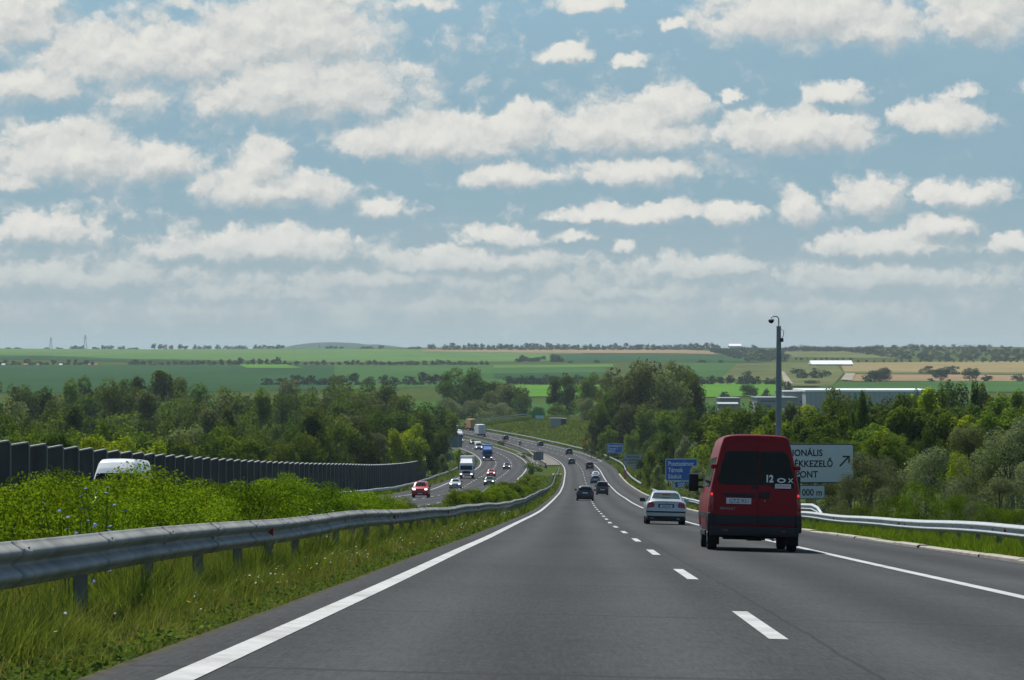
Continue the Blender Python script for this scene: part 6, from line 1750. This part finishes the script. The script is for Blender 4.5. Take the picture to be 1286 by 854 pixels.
# ------------------------------------------------------------------ buildings
M_WALLG = simple('grey_cladding', (.31, .325, .34), .7, .3, var=.05, scale=.1); M_WALLD = simple('dark_grey_cladding', (.21, .225, .245), .7, .3, var=.08, scale=.1); M_WALLP = simple('pale_cladding', (.44, .46, .47), .7, .3, var=.05, scale=.1)
M_ROOFW = simple('white_sheet_roof', (.80, .80, .79), .5, .3, var=.04, scale=.05); M_BWIN = simple('dark_window', (.04, .05, .06), .3, .5); M_ROOFR = simple('tile_roof', (.28, .12, .07), .8, .2, var=.2)
def hall(name, x0, x1, ytop, ybase, d, label, wall, roof, depth=40, rise=.8, windows=(), doors=(), ribs=0, gable=False):
    s = d / FOC; px = (x0 + x1) / 2; g = gpt(px, d)
    e = empty(name, g); tag(e, label, 'building' if name != 'farmhouse' else 'house')
    w = (x1 - x0) * s; z1 = 1.0 - (ytop - 440) * s - g.z; z0 = -1.5
    wl = MB().box((0, depth / 2, (z0 + z1) / 2), (w, depth, z1 - z0)).build('wall', wall, e)
    if gable:
        m = MB(); hw = depth / 2 + .5
        m.add([(-w / 2 - .5, -.6, z1 + .003), (w / 2 + .5, -.6, z1 + .003), (w / 2 + .5, depth / 2, z1 + rise), (-w / 2 - .5, depth / 2, z1 + rise), (-w / 2 - .5, depth + .6, z1 + .003), (w / 2 + .5, depth + .6, z1 + .003),
               (-w / 2 - .5, -.6, z1 - .25), (w / 2 + .5, -.6, z1 - .25)], [(0, 1, 2, 3), (3, 2, 5, 4), (6, 7, 1, 0), (0, 3, 4), (1, 5, 2)])
        m.build('roof', roof, e)
    else:
        MB().box((0, depth / 2, z1 + rise / 2 + .01), (w + .8, depth + .8, rise)).build('roof', roof, e)
    for (a, b, ya, yb) in windows:
        cx = ((a + b) / 2 - px) * s; ww = (b - a) * s; za, zb = 1.0 - (ya - 440) * s - g.z, 1.0 - (yb - 440) * s - g.z
        f = MB().box((cx, -.05, (za + zb) / 2), (ww, .12, za - zb)).build('window_band', M_BWIN, e)
    for (a, b, ya, yb, mt) in doors:
        cx = ((a + b) / 2 - px) * s; ww = (b - a) * s; za, zb = 1.0 - (ya - 440) * s - g.z, 1.0 - (yb - 440) * s - g.z
        MB().box((cx, -.06, (za + zb) / 2), (ww, .14, za - zb)).build('loading_door', mt, e)
    if ribs:
        m = MB()
        for k in range(ribs): m.box((-w / 2 + w * (k + .5) / ribs, -.04, z1 / 2), (.18, .10, z1 - .6))
        m.build('wall_pilaster', M_WALLP if wall is M_WALLG else M_WALLG, wl)
    return e
def buildings():
    hall('warehouse', 1012, 1172, 492.0, 530, 1420, 'long pale grey warehouse with a bright roof edge above the right wood', M_WALLG, M_ROOFW, 60, .8, (), [(1034, 1040, 520, 529, M_WALLP), (1050, 1056, 520, 529, M_WALLP)], 26)
    hall('warehouse', 985, 1013, 492.5, 530, 1440, 'darker grey end block joined to the long warehouse beside the mast', M_WALLG, M_WALLG, 50, .3, [(1004, 1012, 503.4, 505.6)], [(1001, 1004, 514, 522, M_WALLP)])
    hall('factory_hall', 951, 1002, 500.3, 530, 1380, 'low dark grey hall behind the camera mast', M_WALLD, M_WALLD, 36, .4, [(953, 968, 509, 511.5), (955, 975, 503, 504.5)], [(982, 992, 512.5, 515.5, M_ROOFW)])
    hall('shed', 905, 929.5, 501, 530, 1300, 'small dark grey shed left of the camera mast', M_WALLD, M_WALLD, 26, .4)
    hall('shed', 903, 926, 507, 530, 1270, 'pale shed with a white sloping roof edge at the dark tree', M_WALLD, M_WALLP, 12, .5, gable=True)
    hall('shed', 864, 882, 500, 530, 1290, 'grey shed half hidden behind the right end of the poplars', M_WALLD, M_WALLG, 26, .5, gable=True)
    d = 3600
    hall('farm_hall', 1019.5, 1071, 457.4, 464, d, 'long hall with a gleaming white roof on the far slope', M_WALLD, M_ROOFW, 38, 4.2, gable=True, windows=[(1024, 1034, 459.5, 460.5), (1048, 1060, 459.5, 460.5)])
    hall('farm_hall', 916, 931, 434.5, 439, 5900, 'white roofed building among the trees on the far ridge', M_WALLP, M_ROOFW, 40, 4, gable=True)
    # metal hut on the bank
    e = hall('metal_hut', 691.5, 704, 525.6, 537.2, 1060, 'grey corrugated metal hut with a dark open bay on the bank beyond the bend', M_WALLG, M_WALLG, 4.0, .15, ribs=9)
    e2 = e
    s = 1060 / FOC; HZ = 1.0 - (525.6 - 440) * s - gpt(697.75, 1060).z
    MB().box((2.65, 2.0, HZ / 2 - .3), (1.8, 3.6, HZ + .4)).build('dark_bay', M_BWIN, e2); MB().box((2.65, 2.0, HZ), (2.0, 4.0, .12)).build('bay_roof', M_WALLP, e2)
    # pale houses on the left slope
    rs = np.random.default_rng(4)
    for i, (px, w, wd) in enumerate([(4, 3.2, 'leftmost'), (32, 4.5, 'long low'), (47, 2.6, 'second'), (76, 3.0, 'tiny white'), (112, 2.6, 'pale'), (120, 3.0, 'rightmost')]):
        d = y_to_d(px, 459.5)
        hall('farmhouse', px - w / 2, px + w / 2, 459.8 - 1.6, 462, d, wd + ' pale house among the dark hedgerow trees on the far left slope', M_WALLP if i % 2 else M_ROOFW, M_ROOFR if i % 3 else M_WALLP, 8, 1.6, gable=True)
buildings()
# ------------------------------------------------------------------ pylons on the ridge
def pylon(px, ytop, ybase, label, d=6300):
    s = d / FOC; g = gpt(px, d); H = 1.0 - (ytop - 440) * s - g.z
    e = empty('pylon', g); tag(e, label, 'pylon', 'pylons on the far ridge')
    m = MB(); b = H * .10; t = .22
    cs = [(-1, -1), (1, -1), (1, 1), (-1, 1)]
    lv = [0, .2, .38, .54, .68, .80, .9, 1.0]
    wd = lambda f: b * (1 - f) ** 1.2 + .7
    for (i, j) in cs: m.tube([(i * wd(f), j * wd(f), f * H) for f in lv], t, 4)
    for k in range(len(lv) - 1):
        for q in range(4):
            a, c = cs[q], cs[(q + 1) % 4]
            m.tube([(a[0] * wd(lv[k]), a[1] * wd(lv[k]), lv[k] * H), (c[0] * wd(lv[k + 1]), c[1] * wd(lv[k + 1]), lv[k + 1] * H)], t * .6, 4)
    m.build('lattice_mast', M_ST, e)
    a = MB()
    for f, w in ((.74, .16), (.86, .12)):
        a.tube([(-w * H, 0, f * H), (0, 0, f * H + 1.2), (w * H, 0, f * H)], t * .8, 4); a.tube([(-w * H, 0, f * H), (w * H, 0, f * H)], t * .7, 4)
    a.build('cross_arm', M_ST, e)
M_ST = simple('pylon_steel', (.22, .24, .25), .6, .4, .4)
pylon(64, 424, 438, 'lattice pylon on the far left ridge, the lower and fainter one'); pylon(107, 420.5, 438, 'lattice pylon on the far left ridge, the taller one beside trees')
pylon(401, 432.5, 438, 'small lattice pylon on the ridge at the left end of the blue hill', 7000)
haze()
